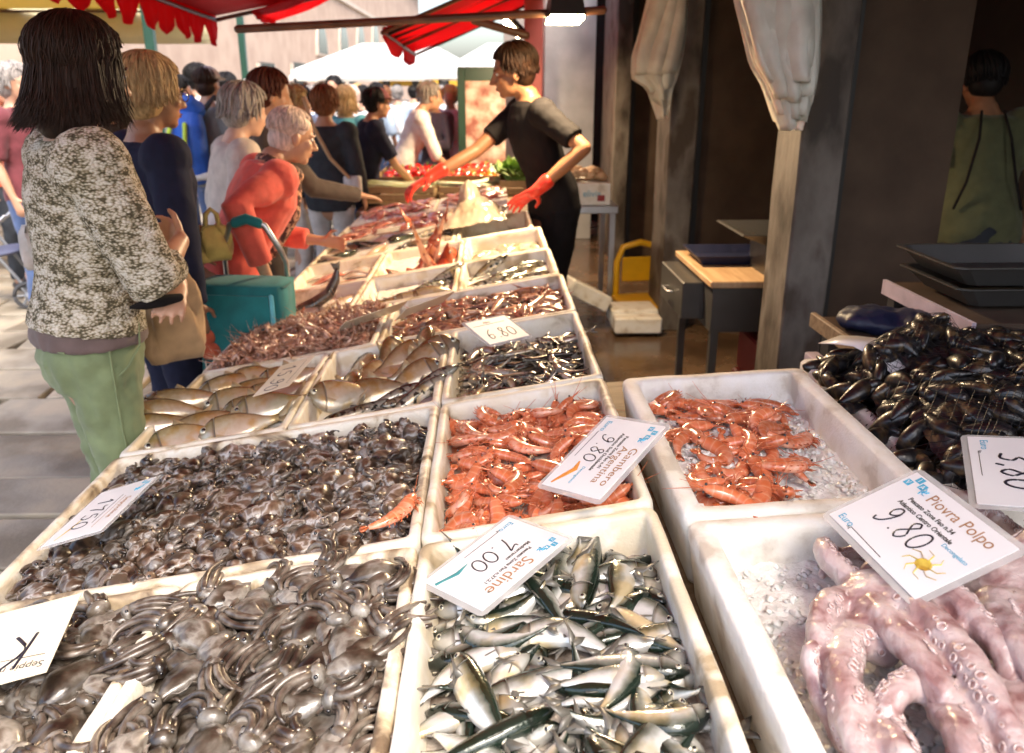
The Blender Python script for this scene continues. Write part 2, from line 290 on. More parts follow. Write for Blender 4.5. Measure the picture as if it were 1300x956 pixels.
class Heap:
    """height field of a box; things are dropped on it one after another"""
    PAD = .05
    def __init__(s, w, d, base, res=.006, wall=.022, rim=0.0):
        s.w, s.d, s.res = w, d, res; P = s.PAD
        nx, ny = int((w + 2 * P) / res) + 1, int((d + 2 * P) / res) + 1
        u = np.linspace(-P, w + P, nx)[:, None] + np.zeros((1, ny)); v = np.zeros((nx, 1)) + np.linspace(-P, d + P, ny)[None, :]
        s.H = np.where((u > wall) & (u < w - wall) & (v > wall) & (v < d - wall), base(u, v), rim); s.nx, s.ny = nx, ny; s.base = base
    def idx(s, V):
        return np.clip(((V[:, 0] + s.PAD) / s.res).astype(int), 0, s.nx - 1), np.clip(((V[:, 1] + s.PAD) / s.res).astype(int), 0, s.ny - 1)
    def drop(s, V, xr=None, yr=None, tries=8, ang=None, pct=78, roll=None, maxp=.5, prefer=1.0, pitch=True, pos=None):
        xr = xr or (.05, s.w - .05); yr = yr or (.05, s.d - .05); best = None
        for _ in range(tries):
            a = ang() if ang else RNG.uniform(0, 2 * math.pi); x, y = pos if pos else (RNG.uniform(*xr), RNG.uniform(*yr)); ro = roll() if roll else 0
            M = Matrix.Rotation(a, 3, 'Z') @ Matrix.Rotation(ro, 3, 'X'); W = V @ np.array(M).T
            if pitch:
                lx = V[:, 0]; hd = W[lx > np.quantile(lx, .8)]; tl = W[lx < np.quantile(lx, .2)]
                i, j = s.idx(hd + (x, y, 0)); h1 = np.percentile(s.H[i, j], 35); i, j = s.idx(tl + (x, y, 0)); h0 = np.percentile(s.H[i, j], 35); ln = (lx.max() - lx.min()) * .8
                p = max(-maxp, min(maxp, math.atan2(h1 - h0, ln) * .85)); M = Matrix.Rotation(a, 3, 'Z') @ Matrix.Rotation(-p, 3, 'Y') @ Matrix.Rotation(ro, 3, 'X'); W = V @ np.array(M).T
            Wp = W + (x, y, 0); i, j = s.idx(Wp); z = np.percentile(s.H[i, j] - W[:, 2], pct)
            sc = z * prefer + RNG.uniform(0, .004)
            if best is None or sc < best[0]: best = (sc, x, y, z, M, Wp)
        _, x, y, z, M, Wp = best; i, j = s.idx(Wp); np.maximum.at(s.H, (i, j), Wp[:, 2] + z)
        i2, j2 = np.clip(i + 1, 0, s.nx - 1), np.clip(j + 1, 0, s.ny - 1); np.maximum.at(s.H, (i2, j), Wp[:, 2] + z - .001); np.maximum.at(s.H, (i, j2), Wp[:, 2] + z - .001)
        return Matrix.Translation((x, y, z)) @ M.to_4x4()
    def mound(s, name, m, mt, label, cat, amp=.004, fr=30, inset=.012, n=46, chips=0):
        mb = MB(); vv = []; nx, ny = n, int(n * s.d / s.w)
        for k in range(chips):      # loose lumps of ice
            u, v = RNG.uniform(inset + .02, s.w - inset - .02), RNG.uniform(inset + .02, s.d - inset - .02); z = float(s.base(np.array(u), np.array(v))); r = RNG.uniform(.003, .009); d = RNG.normal(size=(6, 3)) * .25
            oc = [(1, 0, 0), (-1, 0, 0), (0, 1, 0), (0, -1, 0), (0, 0, 1), (0, 0, -1)]; mb.add([(u + r * (a[0] + e[0]), v + r * (a[1] + e[1]), z + r * .7 * (a[2] + e[2])) for a, e in zip(oc, d)], [(0, 2, 4), (2, 1, 4), (1, 3, 4), (3, 0, 4), (2, 0, 5), (1, 2, 5), (3, 1, 5), (0, 3, 5)])
        for a in range(nx + 1):
            for b_ in range(ny + 1):
                u = inset + (s.w - 2 * inset) * a / nx; v = inset + (s.d - 2 * inset) * b_ / ny; z = float(s.base(np.array(u), np.array(v)))
                vv.append((u, v, z - .003 + amp * noise.noise(Vector((u * fr, v * fr, s.w * 7))) + amp * .6 * noise.noise(Vector((u * fr * 3, v * fr * 3, 2)))))
        fs = [(a * (ny + 1) + b_, (a + 1) * (ny + 1) + b_, (a + 1) * (ny + 1) + b_ + 1, a * (ny + 1) + b_ + 1) for a in range(nx) for b_ in range(ny)]
        mb.add(vv, fs); return tag(mb.build(name, m, mtx=mt), label, cat, None, 'stuff')
def varr(me, k=170):
    a = np.empty(len(me.vertices) * 3); me.vertices.foreach_get('co', a); a = a.reshape(-1, 3)
    return a if len(a) <= k else a[RNG.choice(len(a), k, replace=False)]
VC = {}
def vof(me):
    if me.name not in VC: VC[me.name] = varr(me)
    return VC[me.name]
def pour(heap, mt, meshes, count, name, label, cat, group, labels=None, smin=.85, smax=1.12, **kw):
    out = []
    for k in range(count):
        me = meshes[RNG.integers(len(meshes))]; sc = RNG.uniform(smin, smax); V = vof(me) * sc
        loc = heap.drop(V, **kw) @ Matrix.Scale(sc, 4)
        o = link(name, me, mtx=mt @ loc); tag(o, labels[k % len(labels)] if labels else label, cat, group); out.append(o)
    return out

# ---------------------------------------------------------------- fish
PROF = dict(
    slim=[(0, .12), (.03, .36), (.10, .66), (.20, .88), (.35, 1), (.52, .98), (.68, .82), (.82, .52), (.93, .24), (1, .19)],
    deep=[(0, .08), (.03, .28), (.10, .62), (.20, .92), (.33, 1), (.50, .93), (.68, .64), (.84, .30), (.94, .19), (1, .20)],
    eel=[(0, .25), (.04, .6), (.12, .9), (.3, 1), (.6, .85), (.8, .6), (.95, .3), (1, .12)])
def fish_mesh(name, L, h, w_, mats, prof='slim', bend=0, zbend=0, tail=(.15, .95, .5), fins=True, eye=.13, nr=18, ns=14, mouth=0):
    mb = MB(); Lb = L * (1 - tail[0]); xs = [i / (nr - 1) for i in range(nr)]; P = PROF[prof]; rings = []; uvs = []
    def cen(t): return Vector(((.5 - t) * Lb, bend * L * ((t - .42) ** 2 * 3.2 - .15), zbend * L * (t - .4) ** 2 * 3))
    for t in xs:
        k = float(np.interp(t, [p[0] for p in P], [p[1] for p in P])); kw_ = float(np.interp(t, [0, .06, .15, .21, .25, .45, .7, .9, 1], [.12, .55, .9, 1.0, .93, 1, .72, .3, .12]))
        c = cen(t); rg = []
        for j in range(ns):
            a = 2 * math.pi * j / ns; cz = math.cos(a); sy = math.sin(a)
            rg.append((c.x, c.y + w_ / 2 * kw_ * (abs(sy) ** .85) * math.copysign(1, sy), c.z + h / 2 * k * cz * (1 if cz > 0 else 1.04)))
            uvs.append((t, abs((j if j <= ns / 2 else ns - j)) / (ns / 2)))
        rings.append(rg)
    mb.loft(rings, 0, True, uvs)
    def plate3(pts, mi, th=.0006):      # thin fin in the x-z plane through pts (already 3d)
        n = len(pts); v = [(p[0], p[1] - th, p[2]) for p in pts] + [(p[0], p[1] + th, p[2]) for p in pts]
        mb.add(v, [tuple(range(n)), tuple(range(2 * n - 1, n - 1, -1))] + [(i, i + n, (i + 1) % n + n, (i + 1) % n) for i in range(n)], mi)
    c1 = cen(1); tl = tail[0] * L; sp = h * tail[1] / 2; dy = bend * L * .35; dz = zbend * L * .5
    for sg in (1, -1):
        plate3([(c1.x + .004, c1.y, c1.z + sg * h * .08), (c1.x - tl * .5, c1.y + dy * .25, c1.z + sg * sp * .62), (c1.x - tl, c1.y + dy * .5, c1.z + dz * .3 + sg * sp), (c1.x - tl * (1 - tail[2]), c1.y + dy * .3, c1.z), (c1.x + .004, c1.y, c1.z - sg * h * .02)][::sg], 1)
    if fins:
        a, b_, c_ = cen(.40), cen(.50), cen(.58)
        plate3([(a.x, a.y, a.z + h * .46), (a.x - L * .03, a.y, a.z + h * .68), (b_.x, b_.y, b_.z + h * .58), (c_.x, c_.y, c_.z + h * .38)], 1)
        a, b_ = cen(.68), cen(.82); plate3([(a.x, a.y, a.z - h * .33), (a.x - L * .03, a.y, a.z - h * .50), (b_.x, b_.y, b_.z - h * .26), (b_.x, b_.y, b_.z - h * .18)], 1)
        for sg in (1, -1):
            g = cen(.23); yy = g.y + sg * w_ * .46
            mb.add([(g.x, yy, g.z - h * .16), (g.x, yy, g.z - h * .22), (g.x - L * .085, yy + sg * w_ * .05, g.z - h * .31), (g.x - L * .095, yy + sg * w_ * .05, g.z - h * .27)], [(0, 1, 2, 3)] if sg > 0 else [(3, 2, 1, 0)], 1)
    if eye:
        g = cen(.085); er = h * eye
        for sg in (1, -1):
            ww = w_ / 2 * .62
            mb.ell((g.x, g.y + sg * ww * .92, g.z + h * .07), (er, er * .45, er), 2, 10, 6); mb.ell((g.x, g.y + sg * (ww * .92 + er * .28), g.z + h * .07), (er * .55, er * .28, er * .55), 3, 8, 5)
        # gill edge: a thin dark crescent
        for sg in (1, -1):
            pts = []
            for q in range(7):
                an = R(-62 + 124 * q / 6); t = .205 + .02 * math.cos(an) ; g2 = cen(t); pts.append((g2.x - .0 , g2.y + sg * (w_ / 2 * 1.0 * (math.cos(an) ** .6)), g2.z + h * .42 * math.sin(an)))
            mb.tube(pts, h * .014, 4, 4 if mouth else 1, round_=False)
    return mb.mesh(name, mats)
def on_side(j=.35): return lambda: (1.18 if RNG.random() < .5 else -1.18) + RNG.uniform(-j, j)
def fish_set(name, n, L, h, w_, mats, prof='slim', bmax=.5, **kw):
    return [fish_mesh(name, L * RNG.uniform(.93, 1.07), h, w_, mats, prof, bend=b * .10, zbend=b * .42 + RNG.uniform(-.05, .05), **kw) for b in np.linspace(-bmax, bmax, n)]
# ---------------------------------------------------------------- shrimp
def shrimp_mesh(name, arc, L=.105, r0=.0105, headless=False, seed=0):
    rg = random.Random(seed); mb = MB(); n = 25; uvs = []; rings = []; ns = 10; th = arc / 2; x = y = 0; pts = []
    for i in range(n):
        t = i / (n - 1); pts.append(Vector((x, y, 0))); cur = arc * (.25 if t < .33 else 1.0) / (n * .75); th -= cur; x -= math.cos(th) * L / n; y -= math.sin(th) * L / n
    c = sum(pts, Vector()) / n; pts = [p - c for p in pts]
    for i, p in enumerate(pts):
        t = i / (n - 1); T = (pts[min(i + 1, n - 1)] - pts[max(i - 1, 0)]).normalized(); S = Vector((0, 0, 1)); Nn = T.cross(S)
        r = r0 * float(np.interp(t, [0, .04, .14, .32, .36, .6, .85, 1], [.35, .62, .98, 1.1, 1.02, .95, .62, .38]))
        if t > .34: r *= 1 + .075 * (1 - ((t * 8) % 1)) 
        ring = []
        for j in range(ns):
            a = 2 * math.pi * j / ns; ring.append(tuple(p + S * (r * .86 * math.cos(a)) + Nn * (r * 1.12 * math.sin(a)))); uvs.append((t, .2 if t < .34 else .25 + .75 * max(0, -math.sin(a))))
        rings.append(ring)
    mb.loft(rings, 0, True, uvs)
    def nrm(i): T = (pts[min(i + 1, n - 1)] - pts[max(i - 1, 0)]).normalized(); return T, T.cross(Vector((0, 0, 1)))
    T0, N0 = nrm(0)
    inner = -1     # belly side of the curve
    mb.tube([pts[0] - N0 * r0 * .2 * inner, pts[0] - T0 * .016 - N0 * .004 * inner, pts[0] - T0 * .026 - N0 * .009 * inner], [.0022, .0012, .0004], 5, 1)
    for sg in (1, -1):
        mb.ell(pts[1] + Vector((0, 0, sg * r0 * .55)) - T0 * .002, (.0026, .0026, .0026), 2, 8, 5)
        a0 = pts[0]; ap = [a0]; d = (-T0 + Vector((0, 0, sg * .25))).normalized(); ln = rg.uniform(.04, .075); k = rg.uniform(-.5, .5)
        for q in range(1, 7): ap.append(ap[-1] + (d + N0 * k * q * .12 - Vector((0, 0, .03 * q))).normalized() * ln / 6)
        mb.tube(ap, [.0009, .0008, .0007, .0006, .0005, .0004, .0003], 4, 1, round_=False)
    for i in (4, 5, 6, 7, 10, 12, 14, 16, 18):
        T, Nn = nrm(i); p = pts[i] + Nn * r0 * .8 * inner; ln = (.020 if i < 9 else .010) * rg.uniform(.8, 1.2)
        for sg in (1, -1):
            q1 = p + Nn * ln * .55 * inner + T * ln * rg.uniform(-.3, .5) + Vector((0, 0, sg * r0 * .35)); q2 = q1 + Nn * ln * .3 * inner + T * ln * rg.uniform(.1, .7)
            mb.tube([p + Vector((0, 0, sg * r0 * .3)), q1, q2], [.0016, .0012, .0005], 4, 1, round_=False)
    T1, N1 = nrm(n - 1)
    for k in (-1.1, -.45, .45, 1.1):
        d = (T1 + N1 * k * .55).normalized(); sd_ = d.cross(Vector((0, 0, 1))); p = pts[-1]; ln = .017
        o = [p - sd_ * .0015, p + d * ln * .6 - sd_ * .0038, p + d * ln - sd_ * .001, p + d * ln * .97 + sd_ * .002, p + d * ln * .6 + sd_ * .0038, p + sd_ * .0015]
        v = [tuple(q + Vector((0, 0, .0005 + .001 * abs(k)))) for q in o] + [tuple(q - Vector((0, 0, .0006))) for q in o]; m_ = len(o)
        mb.add(v, [tuple(range(m_)), tuple(range(2 * m_ - 1, m_ - 1, -1))] + [(i, i + m_, (i + 1) % m_ + m_, (i + 1) % m_) for i in range(m_)], 1)
    return mb.mesh(name, ['shrimp_shell', 'shrimp_limb', 'eye_pupil'])
# ---------------------------------------------------------------- squid and cuttlefish
def squid_mesh(name, L=.055, w_=.036, h=.024, tent=8, tl=.035, seed=0, mats=('squid_skin', 'tentacle_grey', 'eye_pupil'), fin=True, tr=.0032, spread=.55, common=0):
    rg = random.Random(seed); mb = MB(); nr, ns = 12, 14; rings = []; bx = rg.uniform(-.25, .25)
    for i in range(nr):
        t = i / (nr - 1); k = math.sin(math.pi * (t * .93 + .05)) ** .62 * float(np.interp(t, [0, .3, .8, 1], [.85, 1.05, .92, .8])); x = (t - .5) * L; yb = bx * L * (t - .5) ** 2 * 4
        rings.append([(x + .002 * noise.noise(Vector((seed, i, j * .6))), yb + (w_ / 2 * k) * math.cos(a) * (1 + .10 * noise.noise(Vector((i * .5, j * .7, seed)))), (h / 2 * k) * math.sin(a) * (1 + .22 * noise.noise(Vector((i * .55, j * .6, seed + 5.5))))) for j, a in enumerate(2 * math.pi * q / ns for q in range(ns))])
    mb.loft(rings)
    if fin:      # frilled skirt round the mantle
        for sg in (1, -1):
            top = []; out = []
            for i in range(11):
                t = i / 10; k = math.sin(math.pi * (t * .93 + .05)) ** .62; x = (t - .5) * L; yb = bx * L * (t - .5) ** 2 * 4; wv = .0035 * math.sin(i * 2.3 + seed)
                top.append((x, yb + sg * w_ / 2 * k * .93, -.001)); out.append((x - .003, yb + sg * (w_ / 2 * k + .007 * math.sin(math.pi * t) + .001), wv))
            v = top + out + [(p[0], p[1], p[2] - .0016) for p in out] + [(p[0], p[1], p[2] - .003) for p in top]; f = []
            for i in range(10): f += [(i, i + 1, i + 12, i + 11), (i + 11, i + 12, i + 23, i + 22), (i + 22, i + 23, i + 34, i + 33)]
            mb.add(v, f if sg > 0 else [q[::-1] for q in f])
    hx = L * .5; mb.ell((hx + .008, bx * L, 0), (.013, w_ * .32, h * .40), 0, 12, 8)
    for sg in (1, -1): mb.ell((hx + .009, bx * L + sg * w_ * .27, h * .14), (.0032, .0028, .003), 2, 8, 6)
    com = rg.uniform(-.5, .5) * common
    for k in range(tent):
        a = 2 * math.pi * k / tent; p = Vector((hx + .015, bx * L + math.cos(a) * w_ * .2, math.sin(a) * h * .22)); d = Vector((1, math.cos(a) * spread, math.sin(a) * spread * .5)).normalized(); pts = [p]; cu = com + rg.uniform(-.75, .75) * (1 - common); cz = rg.uniform(-.25, .15); ln = tl * rg.uniform(.75, 1.3); m_ = 8
        for q in range(m_):
            d = (Matrix.Rotation(cu * (.30 + q * .16), 3, 'Z') @ d + Vector((0, 0, -.10 if pts[-1].z > -h * .3 else .02))).normalized(); pts.append(pts[-1] + d * ln / m_)
        mb.tube(pts, [tr * (1 - .62 * (q / m_) ** 1.5) for q in range(m_ + 1)], 7, 1, round_=False)
    return mb.mesh(name, list(mats))
# ================================================================ filling the boxes
def noisy(z0, amp=0, dome=0, w=.4, d=.6, tilt=(0, 0)):
    def f(u, v): return z0 + dome * (np.sin(np.pi * np.clip(u / w, 0, 1)) * np.sin(np.pi * np.clip(v / d, 0, 1))) ** .7 + tilt[0] * (u / w - .5) + tilt[1] * (v / d - .5)
    return f
# trestle under the fish boxes
tb = empty('trestle_table', (O_L.x + .6, 3.2, 0), 0, 'long wooden trestle table under the rows of fish boxes', 'table')
_mt = TB(0, .5, -BOX_H - .032); _inv = Matrix.Translation((-(O_L.x + .6), -3.2, 0))
MB().box((.0, 0, 0), (1.18, 5.3, .030)).build('table_top', 'wood_table', tb, False, mtx=_inv @ _mt)
for px in (.08, 1.08):
    for py in (.3, 2.6, 4.9):
        p = _mt @ Vector((px, py, 0)); MB().box((-.03, -.03, 0), (.03, .03, p.z + .012)).build('leg', 'wood_table', tb, False, mtx=_inv @ Matrix.Translation((p.x, p.y, 0)))
# ---- row by the camera: cuttlefish, cuttlefish, sardines
ROW = [.565, 1.172, 1.782, 2.370, 2.880, 3.378, 3.93, 4.50, 5.10, 5.72]
cut = [squid_mesh('cuttlefish', .088, .060, .040, 8, .075, s_, ('cuttlefish_skin', 'tentacle_grey', 'eye_pupil'), tr=.0068, spread=.28, common=.65) for s_ in range(7)]
for k, (e, lab) in enumerate(((0, 'stained white fish box of cuttlefish under the cream handwritten board'), (.4, 'white fish box of large grey cuttlefish beside the sardine box'))):
    _, mt = fish_box(e, ROW[0], .4, .6, lab, 'polystyrene_stained', seed=k)
    hp = Heap(.4, .6, noisy(-.045, 0, .035)); hp.mound('cuttlefish_bed', 'cuttlefish_skin', mt, 'dark wet bottom layer of cuttlefish in a box', 'cuttlefish', amp=.014, fr=16)
    pour(hp, mt, cut, 70, 'cuttlefish', ['large grey brown cuttlefish in the box under the cream board', 'large grey cuttlefish in the box next to the sardines'][k], 'cuttlefish', ['cuttlefish heaped under the cream board', 'cuttlefish heaped beside the sardines'][k], tries=10, xr=(.05, .35), yr=(.09, .55), pct=56, maxp=.3, roll=lambda: RNG.uniform(-.5, .5))
_, mt = fish_box(.8, ROW[0], .4, .6, 'white fish box full of silver sardines', 'polystyrene', seed=2); MT_SARD = mt
FM = ['sardine_skin', 'fin_dark', 'eye_ring', 'eye_pupil', 'gill_red']
sard = fish_set('sardine', 7, .182, .043, .029, FM, bmax=.5, eye=.12)
hp = Heap(.4, .6, noisy(-.070, 0, .02)); hp.mound('ice_bed', 'ice_dark', mt, 'wet ice layer under the sardines', 'ice')
pour(hp, mt, sard, 100, 'sardine', 'shiny silver sardine with dark green back in the sardine box', 'fish', 'sardines heaped in the box', tries=9, xr=(.08, .325), yr=(.085, .54), roll=on_side(.5), pct=66, maxp=.12)
# ---- second row: small squid in a wide box, red shrimps
_, mt = fish_box(0, ROW[1], .8, .605, 'wide stained white box brimming with small brown squid', 'polystyrene_stained', seed=3); MT_SQ = mt
sq = [squid_mesh('small_squid', .058 + .006 * (s_ % 3), .046, .034, (6, 3, 7, 0)[s_ % 4], .024, 20 + s_, tr=.0052, spread=.4, common=.4) for s_ in range(8)]
hp = Heap(.8, .605, noisy(-.050, 0, .035, .8, .605)); hp.mound('squid_bed', 'squid_skin', mt, 'dark wet bottom layer of small squid in the wide box', 'squid', amp=.010, fr=26, n=80)
pour(hp, mt, sq, 250, 'small_squid', 'small brown and grey squid in the wide heaped box', 'squid', 'small squid heaped in the wide box', tries=8, xr=(.055, .745), yr=(.06, .55), pct=60, maxp=.35, smin=.75, smax=1.2, roll=lambda: RNG.uniform(-.8, .8))
_, mt = fish_box(.8, ROW[1], .4, .605, 'white fish box heaped with red shrimps beside the squid box', 'polystyrene', seed=4); MT_SH = mt
shr = [shrimp_mesh('red_shrimp', a, seed=i, L=.132, r0=.0128) for i, a in enumerate((1.2, 2.0, 2.8, 3.6, 4.2, 1.6))]
hp = Heap(.4, .605, noisy(-.066, 0, .03)); hp.mound('ice_bed', 'ice_dark', mt, 'wet ice layer under the heaped red shrimps', 'ice')
pour(hp, mt, shr, 105, 'red_shrimp', 'orange red shrimp in the heaped shrimp box beside the squid', 'shrimp', 'red shrimps heaped beside the squid', tries=8, xr=(.055, .345), yr=(.055, .53), pct=66, maxp=.25, roll=lambda: RNG.choice([0, 0, math.pi, math.pi]) + RNG.uniform(-.7, .7))
o = link('red_shrimp', shr[0], mtx=TB(.755, ROW[1] + .09, .012) @ Matrix.Rotation(.8, 4, 'Z')); tag(o, 'lone red shrimp lying among the small brown squid', 'shrimp')
# ---- third row: sea bass, bream, anchovies
_, mt = fish_box(0, ROW[2], .42, .585, 'white fish box of golden sea bass with heads over its edge', 'polystyrene', seed=5); MT_BS = mt
FB = ['bream_skin', 'fin_gold', 'eye_ring', 'eye_pupil', 'fin_dark']; FS = ['bass_skin', 'fin_gold', 'eye_ring', 'eye_pupil', 'fin_dark']
bass = fish_set('sea_bass', 3, .32, .086, .060, FS, bmax=.12, eye=.11, tail=(.17, 1.0, .35), mouth=1); bream = fish_set('sea_bream', 3, .27, .116, .056, FB, prof='deep', bmax=.12, eye=.105, tail=(.17, .95, .5), mouth=1)
hp = Heap(.42, .585, noisy(-.045)); hp.mound('ice_bed', 'ice', mt, 'crushed ice under the golden sea bass', 'ice')
for k, (u, v, a, kind) in enumerate(((.12, .12, 205, 1), (.26, .13, 190, 1), (.0, .20, 196, 0), (.0, .29, 200, 0), (.02, .38, 196, 0), (.24, .42, 200, 1), (.20, .52, 188, 1), (.27, .26, 192, 1), (.30, .36, 185, 1), (.15, .20, 200, 0), (.20, .34, 195, 1), (.31, .47, 190, 1), (.13, .50, 196, 0), (.33, .20, 188, 1))):
    me = (bass, bream)[kind][k % 3]; loc = hp.drop(vof(me) * .9, tries=4, pos=(u, v), ang=lambda a=a: R(a + RNG.uniform(-6, 6)), roll=lambda: .85 + RNG.uniform(-.15, .15), pct=76, maxp=.25) @ Matrix.Scale(.9, 4)
    tag(link(('sea_bass', 'sea_bream')[kind], me, mtx=mt @ loc), ('slender golden sea bass with its head over the box edge', 'deep bodied golden sea bream in the sea bass box')[kind], 'fish', ('sea bass over the box edge', 'sea bream among the sea bass')[kind])
_, mt = fish_box(.42, ROW[2], .38, .585, 'white fish box of mixed golden bream and dark striped fish', 'polystyrene', seed=6)
hp = Heap(.38, .585, noisy(-.06)); hp.mound('ice_bed', 'ice', mt, 'crushed ice under the mixed bream', 'ice')
mack = fish_set('mackerel', 3, .26, .045, .035, ['mackerel_skin', 'fin_dark', 'eye_ring', 'eye_pupil', 'gill_red'], bmax=.2, eye=.09, tail=(.13, 1.1, .7))
for k, (u, v, a, kind) in enumerate(((.20, .40, 20, 1), (.10, .33, 100, 1), (.20, .50, 75, 1), (.12, .48, 110, 1), (.28, .30, 15, 1), (.14, .18, 205, 2), (.22, .10, 200, 2), (.30, .13, 25, 2), (.29, .21, 200, 2), (.32, .42, 15, 1), (.18, .27, 190, 1), (.30, .52, 95, 1), (.33, .17, 35, 2), (.24, .44, 30, 1), (.15, .40, 60, 1), (.26, .24, 20, 2), (.10, .24, 200, 1), (.30, .36, 25, 1))):
    me = (bass, bream, mack)[kind][k % 3]; loc = hp.drop(vof(me) * .88, tries=4, pos=(u, v), ang=lambda a=a: R(a + RNG.uniform(-8, 8)), roll=lambda a=a: (-.8 if math.cos(R(a)) > 0 else .8) + RNG.uniform(-.2, .2), pct=74, maxp=.35) @ Matrix.Scale(.88, 4)
    tag(link(('sea_bass', 'sea_bream', 'mackerel')[kind], me, mtx=mt @ loc), (None, 'golden sea bream in the mixed box beside the anchovies', 'dark striped fish at the edge of the mixed bream box')[kind], 'fish', ('', 'sea bream in the mixed box', 'dark striped fish in the mixed box')[kind])
_, mt = fish_box(.8, ROW[2], .4, .585, 'white fish box of small dark anchovies', 'polystyrene', seed=7)
anch = fish_set('anchovy', 5, .160, .026, .016, ['anchovy_skin', 'fin_dark', 'eye_ring', 'eye_pupil', 'gill_red'], bmax=.6, eye=.14, nr=14, ns=10)
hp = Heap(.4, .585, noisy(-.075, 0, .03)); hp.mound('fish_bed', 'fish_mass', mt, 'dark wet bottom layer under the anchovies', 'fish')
pour(hp, mt, anch, 140, 'anchovy', 'small dark bronze anchovy in the anchovy box', 'fish', 'anchovies heaped in the box', tries=7, xr=(.065, .335), yr=(.065, .46), roll=on_side(.7), pct=70, maxp=.2)
# ---- fourth row: small grey shrimps, red mullet
_, mt = fish_box(0, ROW[3], .56, .505, 'white fish box of small brown shrimps', seed=8)
ss = [shrimp_mesh('small_shrimp', a, seed=40 + i, L=.06, r0=.0058) for i, a in enumerate((1.4, 2.4, 3.4))]
for me in ss:
    me.materials.clear(); [me.materials.append(MATS[q]) for q in ('small_shrimp', 'small_shrimp', 'eye_pupil')]
hp = Heap(.56, .505, noisy(-.028, 0, .035, .56, .505)); hp.mound('shrimp_bed', 'small_shrimp', mt, 'mass of tiny brown shrimps filling their box', 'shrimps', amp=.012, fr=55, n=80)
pour(hp, mt, ss, 260, 'small_shrimp', 'tiny pinkish brown shrimp heaped in the brown shrimp box', 'shrimp', 'tiny brown shrimps heaped in a box', tries=3, xr=(.04, .52), yr=(.04, .465), pct=60, maxp=.3, roll=lambda: RNG.uniform(0, 6.28), smin=.9, smax=1.3)
_, mt = fish_box(.56, ROW[3], .64, .505, 'white fish box of pinkish red mullet', seed=9)
mul = fish_set('red_mullet', 4, .17, .034, .024, ['mullet_skin', 'fin_red', 'eye_ring', 'eye_pupil', 'gill_red'], bmax=.35, eye=.13, nr=14, ns=10)
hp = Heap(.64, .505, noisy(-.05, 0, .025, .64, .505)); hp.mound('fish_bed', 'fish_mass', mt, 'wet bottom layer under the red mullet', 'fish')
pour(hp, mt, mul, 120, 'red_mullet', 'small pinkish brown red mullet in the mullet box', 'fish', 'red mullet heaped in the box', tries=6, xr=(.07, .57), yr=(.06, .44), roll=on_side(.6), pct=70, maxp=.2)
# ---- fifth row: dark tailed fish, hake, mackerel
def lay(mt, hp, items):
    for (u, v, a, me, nm, lab, grp, sc, ro, pm) in items:
        V = vof(me) * sc; loc = hp.drop(V, tries=3, pos=(u, v), ang=lambda: R(a), roll=(lambda: (-.75 if math.cos(R(a)) > 0 else .75) * (abs(ro) / 1.4)), pct=72, maxp=pm) @ Matrix.Scale(sc, 4)
        tag(link(nm, me, mtx=mt @ loc), lab, 'fish', grp)
FD = ['dark_fish_skin', 'fin_dark', 'eye_ring', 'eye_pupil', 'gill_red']; FP = ['pale_fish_skin', 'fin_gold', 'eye_ring', 'eye_pupil', 'gill_red']; FR = ['red_fish_skin', 'fin_red', 'eye_ring', 'eye_pupil', 'gill_red']
dark = [fish_mesh('dark_fish', .36, .075, .06, FD, 'eel', bend=.1, zbend=.9, eye=.05, tail=(.08, .7, .2)), fish_mesh('dark_fish', .34, .07, .06, FD, 'eel', bend=.3, zbend=.1, eye=.06, tail=(.1, .7, .2))]
pale = fish_set('pale_fish', 3, .28, .062, .042, FP, bmax=.2, eye=.08, tail=(.14, .8, .3)); redf = [fish_mesh('scorpion_fish', .24, .085, .07, FR, 'deep', bend=b, eye=.1, tail=(.18, .9, .1), zbend=z) for b, z in ((.3, .5), (-.2, .9), (.1, .2))]
_, mt = fish_box(0, ROW[4], .4, .49, 'white fish box with a dark tail sticking up and a round black eyed fish', seed=10)
hp = Heap(.4, .49, noisy(-.05)); hp.mound('ice_bed', 'ice', mt, 'crushed ice under the dark tailed fish', 'ice')
mb = MB(); mb.tube([(-.11, 0, -.01), (-.03, .005, .005), (.05, 0, .04), (.10, -.01, .11), (.115, -.01, .15)], [(.030, .026), (.034, .028), (.032, .026), (.026, .020), (.014, .010)], 14)
mb.plate([(-.012, 0), (.012, 0), (.026, .045), (0, .036), (-.026, .045)], .002, 1, Matrix.Translation((.115, -.01, .15)) @ Matrix.Rotation(R(90), 4, 'X'))
tag(mb.build('dark_tail_fish', ['dark_fish_tail' if 'dark_fish_tail' in MATS else mat('dark_fish_tail', [(.4, (.035, .025, .02)), (.6, (.12, .08, .06))], scale=20, rough=.3, coat=.6), 'fin_dark'], mtx=mt @ Matrix.Translation((.24, .22, -.01)) @ Matrix.Rotation(R(15), 4, 'Z') @ Matrix.Scale(.78, 4)), 'long dark fish with its tail raised out of the box', 'fish')
lay(mt, hp, [(.10, .12, 160, redf[2], 'black_mouth_fish', 'small round fish with a black open mouth at the box corner', None, .7, 1.2, .3), (.17, .17, 25, pale[0], 'pale_fish', 'pale skinned fish below the raised dark tail', 'pale fish beside the dark tail', .95, 1.5, .3), (.28, .14, 30, pale[1], 'pale_fish', 'pale skinned fish below the raised dark tail', 'pale fish beside the dark tail', .9, 1.5, .3), (.31, .30, 60, pale[2], 'pale_fish', 'pale skinned fish below the raised dark tail', 'pale fish beside the dark tail', .85, 1.5, .3)])
